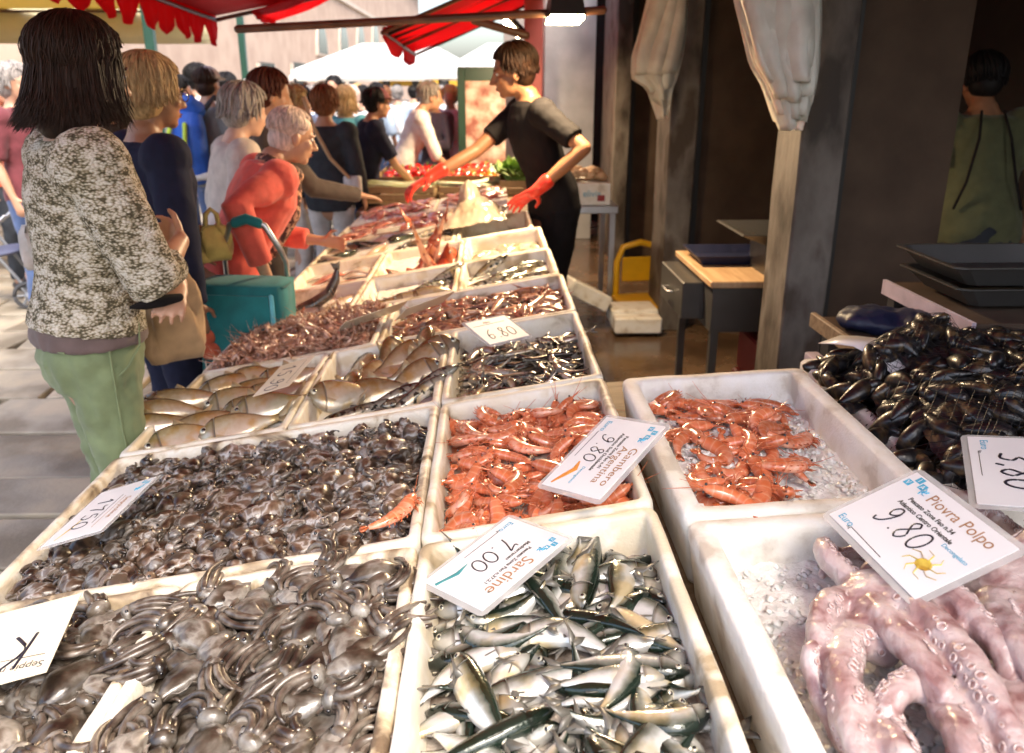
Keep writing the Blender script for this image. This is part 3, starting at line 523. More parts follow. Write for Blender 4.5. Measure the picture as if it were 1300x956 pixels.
mb = MB(); mb.ell((0, 0, 0), (.03, .012, .026), 0, 14, 8); mb.tube([(.028 * math.cos(a), -.008, .022 * math.sin(a)) for a in (2 * math.pi * q / 14 for q in range(15))], .005, 6, 1, round_=False)
tag(mb.build('open_fish_mouth', ['eye_pupil', 'dark_fish_skin'], mtx=mt @ Matrix.Translation((.07, .05, .015))), 'black open fish mouth facing out over the box corner', 'fish head')
_, mt = fish_box(.4, ROW[4], .4, .49, 'white fish box of silver fish sorted with tails on the rim', seed=11)
hp = Heap(.4, .49, noisy(-.05)); hp.mound('ice_bed', 'ice', mt, 'crushed ice under the sorted silver fish', 'ice')
lay(mt, hp, [(.10 + .05 * k, .16 + .045 * k, 25 + 3 * k, mack[k % 3], 'mackerel', 'grey striped mackerel in the sorted silver fish box', 'mackerel sorted in a box', .85, 1.4, .3) for k in range(6)] + [(.10 + .06 * k, .10 + .02 * k, 200, bass[k % 3], 'sea_bass', 'silver bass lying beneath the sorted mackerel', 'bass under the mackerel', .7, 1.5, .3) for k in range(4)])
_, mt = fish_box(.8, ROW[4], .39, .49, 'white fish box of green backed mackerel', seed=12)
hp = Heap(.39, .49, noisy(-.055)); hp.mound('ice_bed', 'ice', mt, 'crushed ice under the green backed mackerel', 'ice')
lay(mt, hp, [(.12 + .035 * (k % 5), .10 + .033 * k, 15 + 9 * (k % 4), mack[k % 3], 'mackerel', 'green backed mackerel lying aslant in its box', 'green backed mackerel', .88, 1.3 * (1 if k % 2 else -1), .35) for k in range(11)])
# ---- sixth row: fillets, red scorpion fish, small pale fish
_, mt = fish_box(0, ROW[5], .4, .545, 'white fish box of pink fish pieces on ice', seed=13)
hp = Heap(.4, .545, noisy(-.05)); hp.mound('ice_bed', 'ice', mt, 'crushed ice under the pink fish pieces', 'ice')
def fillet_mesh(seed, m='fillet_pink', L=.17, w_=.075, h=.022):
    mb = MB(); rings = []
    for i in range(10):
        t = i / 9; k = math.sin(math.pi * (.06 + .88 * t)) ** .6 * (1.1 - .4 * t); zc = .012 * math.sin(t * 4 + seed)
        rings.append([((t - .5) * L, w_ / 2 * k * math.cos(a) + .01 * math.sin(t * 3 + seed), zc + h / 2 * k * math.sin(a) * (1 + .2 * math.sin(3 * a + seed))) for a in (2 * math.pi * q / 12 for q in range(12))])
    mb.loft(rings); return mb.mesh('fish_fillet', m)
fil = [fillet_mesh(s_) for s_ in range(3)]; filw = [fillet_mesh(s_ + 5, 'fillet_white') for s_ in range(2)]
pour(hp, mt, filw + fil[:1], 11, 'fish_fillet', 'pale pink fish piece on ice next to the red fish', 'fish fillet', 'pale fish pieces on ice', tries=5, xr=(.09, .32), yr=(.09, .42), pct=70)
_, mt = fish_box(.4, ROW[5], .4, .545, 'white fish box holding spiny red scorpion fish', seed=14)
hp = Heap(.4, .545, noisy(-.04)); hp.mound('ice_bed', 'ice', mt, 'crushed ice under the red scorpion fish', 'ice')
lay(mt, hp, [(.16, .14, 190, redf[0], 'scorpion_fish', 'red scorpion fish with its head raised', 'red scorpion fish', 1.1, .8, .5), (.28, .18, 60, redf[1], 'scorpion_fish', 'red scorpion fish with its head raised', 'red scorpion fish', 1.2, .4, .9), (.22, .30, 100, redf[1], 'scorpion_fish', 'red scorpion fish with its head raised', 'red scorpion fish', 1.2, .4, .9), (.32, .34, 80, redf[2], 'scorpion_fish', 'red scorpion fish with its head raised', 'red scorpion fish', 1.1, .6, .8)])
_, mt = fish_box(.8, ROW[5], .385, .545, 'half empty white fish box of small pale fish', seed=15)
hp = Heap(.385, .545, noisy(-.065)); hp.mound('ice_bed', 'ice_dark', mt, 'melting ice under the small pale fish', 'ice')
pour(hp, mt, [mul[0], anch[1], pale[0]], 26, 'small_fish', 'small pale fish in the half empty box', 'fish', 'small pale fish', tries=4, xr=(.1, .3), yr=(.08, .34), roll=on_side(.4), pct=70)
# ---- seventh row: soles and turbot
_, mt = fish_box(0, ROW[6], .75, .565, 'wide white box of flat fish and striped soles', seed=16)
hp = Heap(.75, .565, noisy(-.03, 0, .02, .75, .565)); hp.mound('ice_bed', 'ice', mt, 'crushed ice under the flat fish', 'ice')
flat = [fish_mesh('flat_fish', .24, .11, .022, FD if k else FP, 'deep', eye=.03, tail=(.12, .5, .1)) for k in range(2)]
pour(hp, mt, flat + pale[:1] + mack[:1], 26, 'flat_fish', 'flat fish and sole lying on the ice', 'fish', 'flat fish on ice', tries=4, xr=(.09, .66), yr=(.09, .48), roll=on_side(.2), pct=72)
_, mt = fish_box(.75, ROW[6], .40, .565, 'empty white fish box behind the small pale fish', seed=17)
hp = Heap(.4, .565, noisy(-.08)); hp.mound('ice_bed', 'ice', mt, 'thin ice at the bottom of the empty box', 'ice'); MT_EMPTY = mt
# ---- eighth and ninth rows: pink fillets
_, mt = fish_box(0, ROW[7], .66, .59, 'white box of red tuna slices', seed=18); hp = Heap(.66, .59, noisy(-.02, 0, .02, .66, .59)); hp.mound('ice_bed', 'ice', mt, 'crushed ice under the red slices', 'ice')
pour(hp, mt, fil, 42, 'fish_fillet', 'red pink fish fillet in the heaped fillet boxes', 'fish fillet', 'pink fillets heaped in boxes', tries=5, xr=(.08, .58), yr=(.09, .50), pct=65)
_, mt = fish_box(.66, ROW[7], .40, .59, 'white box of mixed fillets beside the crumpled bag', seed=19); hp = Heap(.4, .59, noisy(-.02)); hp.mound('ice_bed', 'ice', mt, 'crushed ice in the mixed fillet box', 'ice')
pour(hp, mt, fil[:2] + filw, 16, 'fish_fillet', 'pink or white fillet beside the crumpled plastic bag', 'fish fillet', 'fillets beside the plastic bag', tries=5, xr=(.08, .30), yr=(.09, .50), pct=65)
_, mt = fish_box(.02, ROW[8], .55, .60, 'white box of dark red fish steaks', seed=20); hp = Heap(.55, .60, noisy(0, 0, .02, .55, .6)); hp.mound('ice_bed', 'ice', mt, 'crushed ice under the red steaks', 'ice')
pour(hp, mt, fil, 30, 'fish_fillet', 'red fish steak in the box by the vegetables', 'fish fillet', 'red steaks heaped by the vegetables', tries=4, xr=(.08, .47), yr=(.09, .50), pct=60)
_, mt = fish_box(.57, ROW[8], .48, .60, 'white box of salmon coloured fillets under the plastic bag', seed=21); hp = Heap(.48, .60, noisy(0, 0, .02, .48, .6)); hp.mound('ice_bed', 'ice', mt, 'crushed ice under the salmon fillets', 'ice')
pour(hp, mt, fil + filw, 24, 'fish_fillet', 'salmon coloured fillet in the far fillet box', 'fish fillet', 'salmon fillets in the far box', tries=4, xr=(.08, .40), yr=(.09, .50), pct=60)

# ================================================================ boxes on the vendor's side: shrimps on ice, octopus, mussels
T3 = R(3); E3 = Vector((math.cos(T3), 0, math.sin(T3)))
def TR(x, y, z=None): return frame(Vector((x, y, .884 + (x - .297) * math.tan(T3) if z is None else z)), E3, Y_)
cb = empty('side_table', (.75, 1.2, 0), 0, 'low wooden stand under the octopus and mussel boxes', 'table')
_mt = Matrix.Translation((-.75, -1.2, 0)) @ TR(.30, .40, .884 - .162 - .002)
MB().box((0, 0, 0), (1.05, 1.62, .03)).build('table_top', 'wood_table', cb, False, mtx=_mt)
for px in (.06, .98):
    for py in (.06, 1.54):
        p = _mt @ Vector((px, py, 0)); MB().box((-.03, -.03, 0), (.03, .03, p.z + .006)).build('leg', 'wood_table', cb, False, loc=(p.x, p.y, 0))
_, mt = fish_box(.297, 1.078, .415, .622, 'clean white fish box with red shrimps spread on ice', 'polystyrene_clean', TR, 22, .034, .13)
def icef(u, v): return -.062 + .026 * np.sin(u * 9) * np.sin(v * 6) + .03 * np.clip((.2 - u) / .2, 0, 1)
hp = Heap(.415, .622, icef, wall=.036); hp.mound('crushed_ice', 'ice', mt, 'crushed ice in the clean shrimp box', 'ice', amp=.006, inset=.03, n=70, chips=900)
kw = dict(tries=5, pct=68, maxp=.5, roll=lambda: RNG.choice([0, math.pi]) + RNG.uniform(-.6, .6))
lab = 'red shrimp scattered on the crushed ice'; grp = 'red shrimps on ice'
pour(hp, mt, shr, 26, 'red_shrimp', lab, 'shrimp', grp, xr=(.06, .17), yr=(.10, .52), **kw); pour(hp, mt, shr, 13, 'red_shrimp', lab, 'shrimp', grp, xr=(.12, .26), yr=(.18, .48), **kw)
for (u, v, a) in ((.20, .52, 10), (.31, .53, 150), (.285, .46, 120), (.30, .33, 30), (.22, .17, 5), (.13, .08, 20), (.10, .06, 120)):
    hp_ = hp.drop(vof(shr[0]), tries=2, pos=(u, v), ang=lambda: R(a), roll=lambda: RNG.uniform(-.4, .4), pct=75); tag(link('red_shrimp', shr[(0, 1, 5)[int(u * 100) % 3]], mtx=mt @ hp_), lab, 'shrimp', grp)
_, mt = fish_box(.297, .446, .415, .628, 'clean white fish box holding a pink octopus', 'polystyrene_clean', TR, 23, .036, .13)
hp = Heap(.415, .628, lambda u, v: -.055 + 0 * u, wall=.036); hp.mound('crushed_ice', 'ice', mt, 'crushed ice at the edge of the octopus box', 'ice', amp=.006, inset=.03, n=60, chips=600)
# octopus
def octopus(mt, arms, mantle, name, label, seed=0):
    rg = random.Random(seed); mb = MB(); sk = MB(); sk.ell(mantle[0], mantle[1], 0, 22, 14)
    for (path, r0, r1, roll) in arms:
        cu = [Vector(p) for p in path]; pts = []
        for i in range(len(cu) - 1):
            p0, p1, p2, p3 = cu[max(i - 1, 0)], cu[i], cu[i + 1], cu[min(i + 2, len(cu) - 1)]
            for k in range(8):
                t = k / 8; pts.append(.5 * ((2 * p1) + (p2 - p0) * t + (2 * p0 - 5 * p1 + 4 * p2 - p3) * t * t + (3 * p1 - p0 - 3 * p2 + p3) * t ** 3))
        pts.append(cu[-1]); n = len(pts); rad = []
        for i in range(n):
            r = r0 + (r1 - r0) * i / (n - 1); r *= 1 + .16 * noise.noise(pts[i] * 28 + Vector((seed, 0, 0))); rad.append((r, r * .92))
        sk.tube(pts, rad, 16, 0, side=(0, 0, 1))
        d_acc = 0
        for i in range(1, n - 1):
            T = (pts[i + 1] - pts[i - 1]).normalized(); S = T.cross(Vector((0, 0, 1)))
            if S.length < .1: continue
            S.normalize(); U = S.cross(T); r = sum(rad[i]) / 2; d_acc += (pts[i] - pts[i - 1]).length
            if d_acc < r * .42: continue
            d_acc = 0
            for sg in (0, 1):
                if r < .006 or rg.random() < .22: continue
                an = roll + (-.34 if sg else .34) + rg.uniform(-.16, .16); nn = (S * math.cos(an) + U * math.sin(an)).normalized(); p = pts[i] + nn * r * .99 + T * (r * .26 if sg else 0); sr = r * rg.uniform(.12, .30)
                a1 = nn.cross(T).normalized(); a2 = nn.cross(a1); ring = [p + (a1 * math.cos(q) + a2 * math.sin(q)) * sr for q in (2 * math.pi * k / 10 for k in range(11))]
                mb.tube(ring, sr * .30, 6, 1, round_=False); mb.ell(p - nn * sr * .12, (sr * .8, sr * .8, sr * .22), 2, 8, 4, mtx=frame((0, 0, 0), a1, a2).to_3x3())
    o = empty(name, (0, 0, 0)); o.matrix_local = mt; remesh(sk.build('body', 'octopus_skin', o), .0042, 8, (.006, .018)); mb.build('suckers', ['octopus_skin', 'sucker_rim', 'sucker_cup'], o)['kind'] = 'stuff'; return tag(o, label, 'octopus')
rgo = random.Random(5)
def curl_arm(c, ang, ln, k, r0, z0, roll):
    pts = []; p = Vector(c); a = ang; n = 9
    for i in range(n):
        t = i / (n - 1); pts.append((min(.50, max(.066, p.x)), min(.57, p.y), z0 + .030 * math.sin(math.pi * min(1, t * 1.3)) - .035 * t + rgo.uniform(-.004, .004))); a += k * (.4 + 1.9 * t) / n + .10 * math.sin(i * 1.7 + c[0] * 40); p = p + Vector((math.cos(a), math.sin(a), 0)) * ln / (n - 1)
    return (pts, r0 * .84, r0 * .26, roll)
octopus(mt, [curl_arm((.17, .38, 0), R(-100), .36, .7, .030, .012, 2.6), curl_arm((.20, .36, 0), R(-86), .40, -.6, .031, .026, .7), curl_arm((.15, .40, 0), R(-150), .24, 2.2, .028, .004, 2.5), curl_arm((.23, .36, 0), R(-70), .40, .9, .030, .020, 2.4), curl_arm((.18, .42, 0), R(120), .20, -2.6, .026, .0, .9), curl_arm((.22, .40, 0), R(-60), .30, -1.6, .028, .030, 2.2), curl_arm((.14, .36, 0), R(-110), .32, -.9, .028, -.006, .8), curl_arm((.24, .42, 0), R(60), .20, 2.8, .024, .0, 2.4), curl_arm((.13, .34, 0), R(-120), .34, .9, .030, .0, 2.5), curl_arm((.11, .22, 0), R(-100), .26, 1.0, .028, -.004, 2.4), curl_arm((.12, .12, 0), R(-60), .24, -1.5, .028, .0, .8), curl_arm((.08, .30, 0), R(-80), .30, .5, .026, -.012, 2.6)],
    ((.195, .385, .004), (.062, .058, .044)), 'octopus', 'pink octopus with curled arms on the ice side of the white box', 3)
octopus(mt, [curl_arm((.33, .36, 0), R(-95), .36, .5, .031, .020, .8), curl_arm((.30, .34, 0), R(-110), .38, .8, .030, .030, 2.5), curl_arm((.36, .36, 0), R(-80), .38, -.7, .031, .026, .7), curl_arm((.38, .40, 0), R(-40), .30, -2.2, .028, .022, 2.4), curl_arm((.38, .44, 0), R(10), .26, 1.8, .026, .024, 2.2), curl_arm((.34, .46, 0), R(70), .22, -2.2, .026, .022, .9), curl_arm((.40, .36, 0), R(-70), .36, .8, .029, .014, 2.5), curl_arm((.31, .44, 0), R(130), .18, 2.4, .024, .0, 2.8)],
    ((.35, .40, .012), (.066, .062, .050)), 'octopus', 'paler octopus tangled beneath the Piovra Polpo price card', 8)
octopus(mt, [curl_arm((.18, .22, 0), R(-120), .26, 1.4, .028, .004, 2.5), curl_arm((.24, .20, 0), R(-60), .28, -1.2, .029, .010, .8), curl_arm((.30, .20, 0), R(-100), .26, 1.5, .029, .010, 2.4), curl_arm((.38, .22, 0), R(-80), .28, -1.5, .029, .012, .7), curl_arm((.15, .14, 0), R(-50), .26, 1.6, .028, .0, 2.4), curl_arm((.20, .26, 0), R(190), .22, 1.8, .027, .004, .8), curl_arm((.34, .12, 0), R(200), .26, 1.6, .028, .016, 2.4), curl_arm((.42, .14, 0), R(220), .22, 1.2, .028, .016, .9), curl_arm((.16, .32, 0), R(170), .20, 2.0, .026, .0, 2.4), curl_arm((.44, .30, 0), R(-120), .3, .8, .028, .02, 2.3)],
    ((.26, .17, .0), (.10, .10, .042)), 'octopus', 'octopus half buried under the other two in the white box', 13)
# mussels in net bags
_, mt = fish_box(.775, 1.16, .56, .72, 'white fish box under the nets of black mussels', 'polystyrene_clean', lambda x, y: TR(x, y, .862), 24, .03, .11)
mb = MB(); rings = []
for i in range(12):
    t = i / 11; k = math.sin(math.pi * (t * .9 + .04)) ** .7 * (.62 + .5 * t); rings.append([((t - .5) * .066, .016 * k * math.cos(a) + .004 * math.sin(3 * t), .0125 * k * math.copysign(abs(math.sin(a)) ** .75, math.sin(a))) for a in (2 * math.pi * q / 12 for q in range(12))])
mb.loft(rings); mus = [mb.mesh('mussel', 'mussel_shell')]
def mdome(u, v): return -.03 + .12 * np.exp(-((u - .13) ** 2 / .02 + (v - .22) ** 2 / .03)) + .14 * np.exp(-((u - .40) ** 2 / .03 + (v - .25) ** 2 / .04)) + .13 * np.exp(-((u - .25) ** 2 / .04 + (v - .52) ** 2 / .02))
hp = Heap(.56, .72, mdome, wall=.03); hp.mound('mussel_bed', 'mussel_shell', mt, 'dark mass of mussels inside the nets', 'mussels', amp=.016, fr=38, inset=.03, n=50)
pour(hp, mt, mus, 299, 'mussel', 'black mussel in the dark nets', 'mussel', 'mussels in nets', smin=1.05, smax=1.4, tries=1, xr=(-.01, .54), yr=(-.01, .71), pct=58, maxp=.7, roll=lambda: RNG.uniform(0, 6.28))
def net(u0, u1, v0, v1, label):
    mb = MB(); c = .015; nu, nv = int((u1 - u0) / c), int((v1 - v0) / c); vv = {}; 
    uc, vc = (u0 + u1) / 2, (v0 + v1) / 2
    def P(a, b_):
        u = u0 + (u1 - u0) * a / nu; v = v0 + (v1 - v0) * b_ / nv; i = int(np.clip((u + hp.PAD) / hp.res, 2, hp.nx - 3)); j = int(np.clip((v + hp.PAD) / hp.res, 2, hp.ny - 3))
        z = float(hp.H[i - 2:i + 3, j - 2:j + 3].mean()) + .005; e = max(abs(u - uc) / (u1 - u0), abs(v - vc) / (v1 - v0)) * 2; return Vector((u, v, z - .02 * max(0, e - .8) * 5))
    for a in range(nu + 1):
        for d in (1, -1):
            pts = []; x = a
            for b_ in range(nv + 1):
                if 0 <= x <= nu: pts.append(P(x, b_))
                x += d
            if len(pts) > 2: mb.tube(pts, .0006, 3, round_=False)
    for b_ in range(2, nv, 2):
        for (x0, d) in ((0, 1), (nu, -1)):
            pts = []; x = x0
            for q in range(b_, nv + 1):
                if 0 <= x <= nu: pts.append(P(x, q))
                x += d
            if len(pts) > 2: mb.tube(pts, .0006, 3, round_=False)
    return tag(mb.build('mussel_net', 'net_black', mtx=mt), label, 'net bag', 'net bags of mussels')
net(.0, .30, .03, .38, 'black net stretched over mussels beside the octopus box'); net(.27, .56, .02, .44, 'black net of mussels behind the small price card'); net(.02, .56, .40, .71, 'black net of mussels next to the wooden counter')
# folded paper label tucked in beside the mussels
mb = MB(); pts = [(.0, 0), (.05, .012), (.10, .02), (.15, .012), (.20, -.012), (.23, -.045)]
mb.loft([[(x, 0, z), (x, .07, z + .006), (x, .07, z + .0075), (x, 0, z + .0015)] for x, z in pts]); tag(mb.build('paper_label', 'card_white', mtx=TR(.78, 1.78, .935) @ Matrix.Rotation(R(-65), 4, 'Z')), 'curled white paper label hanging beside the mussel nets', 'label')

# ================================================================ price cards
DIG = {'7': [[(.05, .95), (.12, .8), (.45, .88), (.78, 1), (.62, .7), (.45, .35), (.38, 0)]], '0': [[(.5 + .42 * math.cos(a), .45 + .45 * math.sin(a)) for a in np.linspace(1.3, 8.0, 18)]],
       '9': [[(.75, .72), (.6, .95), (.3, .95), (.15, .72), (.35, .5), (.65, .6), (.78, .8), (.72, .4), (.5, .08), (.15, -.05), (.02, .1)]], '8': [[(.7, .85), (.45, 1), (.2, .82), (.45, .55), (.8, .25), (.5, -.05), (.15, .2), (.45, .55), (.72, .85)]],
       '3': [[(.1, .9), (.5, 1), (.7, .8), (.35, .55), (.75, .35), (.6, 0), (.1, .05)]], '1': [[(.2, .7), (.5, 1), (.48, .5), (.45, 0)]], '5': [[(.75, 1), (.25, .95), (.2, .6), (.6, .6), (.75, .3), (.5, 0), (.1, .08)]], '2': [[(.1, .8), (.4, 1), (.7, .8), (.5, .4), (.1, 0), (.8, .05)]],
       '6': [[(.7, 1), (.3, .7), (.12, .3), (.35, 0), (.7, .15), (.7, .42), (.35, .45), (.15, .3)]], ',': [[(.3, .05), (.2, -.15)]], '.': [[(.28, .05), (.32, .02)]], 'K': [[(.2, 1), (.15, 0)], [(.75, 1), (.2, .5), (.8, 0)]], 'G': [[(.75, .85), (.4, 1), (.12, .6), (.25, .1), (.65, .05), (.75, .4), (.45, .42)]], '4': [[(.6, 0), (.62, 1), (.1, .35), (.85, .35)]]}
def write_hand(card, s_, x, y, size, w_=.0016, m='ink', slant=.2):
    mb = MB(); z = .0016
    for ch in s_:
        for st in DIG.get(ch, []):
            q_ = [Vector((a_, b_)) for a_, b_ in st]; sm = []
            for i in range(len(q_) - 1):
                p0, p1, p2, p3 = q_[max(i - 1, 0)], q_[i], q_[i + 1], q_[min(i + 2, len(q_) - 1)]
                sm += [.5 * (2 * p1 + (p2 - p0) * t + (2 * p0 - 5 * p1 + 4 * p2 - p3) * t * t + (3 * p1 - p0 - 3 * p2 + p3) * t ** 3) for t in (0, .33, .67)]
            pts = [(x + (px + slant * py) * size * .62, y + py * size, z) for px, py in [tuple(v_) for v_ in sm] + [st[-1]]]; mb.tube(pts, [(w_, .0004)] * len(pts), 6, side=(0, 1, 0))
        x += size * (.68 if ch not in ',.' else .34)
    return mb.build('handwriting', m, card)
def text(card, s_, x, y, size, m, ang=0, sx=1.0, bold=0):
    c = bpy.data.curves.new('lettering', 'FONT'); c.body = s_; c.size = size; c.extrude = .0001; c.offset = bold; c.materials.append(MATS[m])
    t_ = bpy.data.objects.new('lettering', c); me = bpy.data.meshes.new_from_object(t_); bpy.data.objects.remove(t_); o = link('lettering', me, card); o.location = (x, y, .0016); o.rotation_euler = (0, 0, ang); o.scale = (sx, 1, 1); return o
def price_card(c, ex, ey, W, H, label, film=True, m='card_white', bendz=0):
    o = empty('price_card', (0, 0, 0)); o.matrix_local = frame(c, ex, ey); tag(o, label, 'price card', 'price cards on the fish stall')
    def rr(w_, h_, r):
        return [(cx * (w_ / 2 - r) + r * math.cos(R(a)), cy * (h_ / 2 - r) + r * math.sin(R(a))) for cx, cy, a0 in ((1, 1, 0), (-1, 1, 90), (-1, -1, 180), (1, -1, 270)) for a in (a0, a0 + 45, a0 + 90)]
    MB().plate(rr(W, H, .001), .0012, mtx=Matrix.Translation((0, 0, 0))).build('card', m, o, False)
    if film: MB().plate(rr(W + .018, H + .018, .010), .0006, mtx=Matrix.Translation((0, 0, -.0012))).build('laminate', 'film', o, False)
    return o
def logo(o, x, y, s_=.011):
    mb = MB(); mb2 = MB()
    for k, (dx, dy) in enumerate(((-.2, -.9), (.55, .25), (1.75, -.3), (2.55, -.9))):
        if k < 3: mb.box((x + dx * s_, y + dy * s_, .0013), (x + (dx + 1) * s_, y + (dy + .95) * s_, .0015))
    for q in range(5):
        a = q * 1.25; mb2.tube([(x + 3.1 * s_, y - .3 * s_, .0015), (x + (3.1 + .35 * math.cos(a)) * s_, y + (-.3 + .35 * math.sin(a)) * s_, .0015), (x + (3.1 + .62 * math.cos(a + .6)) * s_, y + (-.3 + .62 * math.sin(a + .6)) * s_, .0015)], [(.0016, .0003)] * 3, 5, side=(0, 0, 1))
    mb.build('logo', 'print_cyan', o, False); mb2.build('logo_swirl', 'print_cyan', o)
    for ch, dx, dy in (('V', 0, -.75), ('I', .9, .4), ('A', 1.95, -.15)): text(o, ch, x + dx * s_, y + dy * s_, s_ * .95, 'card_white')
def line(o, x0, y0, x1, y1, w_=.0006, m='print_black'): return MB().tube([(x0, y0, .0014), (x1, y1, .0014)], [(w_, .0003)] * 2, 5, side=(0, 1, 0) if abs(x1 - x0) > abs(y1 - y0) else (1, 0, 0)).build('rule_line', m, o)
W, H = .19, .135
# Piovra Polpo
o = price_card((.5397, .8759, .9804), (.12, -.993, -.012), (.906, .105, .41), W, H, 'laminated white price card lettered Piovra Polpo above the octopus')
logo(o, -.088, .052); text(o, 'Piovra Polpo', -.041, .041, .0235, 'print_brown', sx=.98); text(o, 'Pescato Zona Fao n.34', -.055, .026, .0095, 'print_black', bold=.0002); text(o, 'Atlantico Centro Orientale', -.060, .014, .0095, 'print_black', bold=.0002)
text(o, 'Euro', -.085, -.060, .015, 'print_cyan'); text(o, '/kg', -.060, -.062, .006, 'print_black'); line(o, -.055, -.058, .015, -.060); write_hand(o, '9.80', -.055, -.025, .036, .0014); text(o, 'Decongelato', .040, .006, .0085, 'print_cyan')
mb = MB(); mb.ell((.055, -.028, .0014), (.012, .009, .0006)); 
for q in range(8): a = q * .8; mb.tube([(.055 + .01 * math.cos(a), -.028 + .008 * math.sin(a), .0015), (.055 + .022 * math.cos(a + .15), -.028 + .018 * math.sin(a + .15), .0015), (.055 + .030 * math.cos(a + .5), -.028 + .022 * math.sin(a + .5), .0015)], [(.0022, .0003), (.0014, .0003), (.0006, .0003)], 5, side=(0, 0, 1))
mb.build('octopus_picture', 'print_yellow', o)
# Sardine
o = price_card((.0071, 1.0743, .8171), (-.706, -.685, -.181), (.672, -.728, .132), W, H, 'laminated white price card lettered Sardine over the silver sardines')
logo(o, -.084, .050, .010); text(o, 'Sardine', -.030, .036, .031, 'print_brown'); text(o, 'Pescato Zona Fao n.37.2.1', -.050, .024, .0095, 'print_black', bold=.0002); text(o, 'Mediterraneo', -.060, .012, .0095, 'print_black', bold=.0002)
text(o, 'Euro', -.086, -.055, .015, 'print_cyan'); text(o, '/kg', -.060, -.055, .006, 'print_black'); line(o, -.055, -.052, .022, -.052); write_hand(o, '7.00', -.050, -.030, .036, .0014)
mb = MB(); mb.tube([(.03, -.036, .0014), (.055, -.032, .0014), (.080, -.040, .0014), (.090, -.043, .0014)], [(.0008, .0003), (.0045, .0003), (.0028, .0003), (.0035, .0003)], 8, side=(0, 1, 0)); mb.build('fish_picture', 'print_teal', o)
# Gambero
o = price_card((.1921, 1.2302, .9177), (-.669, -.647, -.367), (.628, -.756, .187), W, H, 'laminated white price card lettered Gambero Argentina over the red shrimps')
logo(o, -.086, .050, .011); text(o, 'Gambero', -.030, .043, .022, 'print_brown', sx=1.15); text(o, 'Argentina', -.030, .022, .022, 'print_brown', sx=1.1); text(o, 'Pescato Zona Fao n.41', -.055, .010, .0095, 'print_black', bold=.0002); text(o, 'Atlantico Sud Occidentale', -.060, -.002, .0095, 'print_black', bold=.0002)
text(o, 'Euro', -.086, -.055, .015, 'print_cyan'); line(o, -.055, -.056, .015, -.056); write_hand(o, '9.80', -.050, -.036, .030, .0012); text(o, 'Decongelato', .035, -.018, .0085, 'print_cyan')
mb = MB(); mb.tube([(.026, -.035, .0014), (.045, -.030, .0014), (.062, -.040, .0014), (.085, -.052, .0014)], [(.002, .0003), (.006, .0003), (.005, .0003), (.002, .0003)], 8, side=(0, 1, 0)); mb.build('shrimp_picture', 'print_orange', o)
# 3,80 at the frame edge, over the mussels and octopus
_a = atZ(1240, 580, 1.0); _b2 = atZ(1252, 655, .985); _ex = (_b2 - _a); _ex.normalize()
o = price_card(_a + _ex * .085 + Vector((.068, .01, .018)), _ex, (1, .16, .18), .19, .135, 'laminated white price card with a big handwritten 3,80 by the mussel nets')
text(o, 'Euro', -.085, -.052, .015, 'print_cyan'); text(o, '/kg', -.052, -.056, .006, 'print_black'); line(o, -.05, -.056, .02, -.056); write_hand(o, '3,80', -.048, -.030, .042, .0022)
# squid card, bent
o = price_card((-.7541, 1.3885, .7369), (-.139, -.989, -.048), (.93, -.147, .338), W, H, 'white price card with handwritten price stuck in the small squid', film=True)
logo(o, -.088, .050, .010); text(o, 'Seppioline', -.030, .040, .018, 'print_brown'); line(o, -.04, .030, .07, .028, .0004, 'print_brown'); line(o, -.05, .018, .05, .014, .0007); write_hand(o, '1750', -.050, -.035, .040, .0016)
MB().tube([(.02, -.03, .0014), (.05, -.035, .0014), (.085, -.045, .0014)], [(.001, .0003), (.003, .0003), (.001, .0003)], 6, side=(0, 1, 0)).build('squid_picture', 'print_yellow', o)
# cream handwritten board in the corner box
_c = TB(.17, .985, .045) @ Vector((0, 0, 0))
o = price_card(_c, (-.95, -.18, -.16), (.25, -.93, -.02), .25, .175, 'cream board with thick handwritten letters over the cuttlefish box', False, 'card_cream')
write_hand(o, 'K4', -.09, -.01, .07, .0026); write_hand(o, '9', .06, -.03, .05, .0024); text(o, 'Seppie nostr.', -.115, .060, .018, 'ink', R(-6)); line(o, -.11, .045, .02, .03, .0008)
# bream card, anchovy card, two long boards over the mullet
o = price_card((-.5294, 1.9435, .8076), (-.187, -.974, -.131), (.912, -.222, .346), .17, .11, 'cream price card standing in the bream box', False, 'card_cream'); write_hand(o, '15.90', -.06, -.03, .045, .0016); line(o, -.07, .035, .06, .035)
o = price_card((.0194, 2.0519, .8932), (.764, .644, -.03), (-.607, .734, .304), .14, .11, 'pinkish price card lying above the anchovies', True, 'card_white'); write_hand(o, '6.80', -.05, -.035, .042, .0016); line(o, -.06, .03, .05, .032); text(o, 'Alici', -.02, .036, .014, 'print_brown')
for (a, b_, lab) in (((432, 416), (512, 388), 'long cream board lying across the small brown shrimps'), ((508, 400), (570, 377), 'long white board leaning on the red mullet')):
    P0 = atY(a[0], a[1], 2.46); P1 = atY(b_[0], b_[1], 2.66); ex = (P1 - P0); o = price_card((P0 + P1) / 2, -ex, Vector((.25, -.75, .55)), ex.length, .075, lab, False, 'card_cream'); write_hand(o, '12', -.03, -.02, .035, .0015)
_p = TB(.42, ROW[6] + .12, .09).translation; o = price_card(_p, (-.9, -.3, -.1), (.3, -.8, .45), .12, .08, 'small blank white card among the flat fish', False)
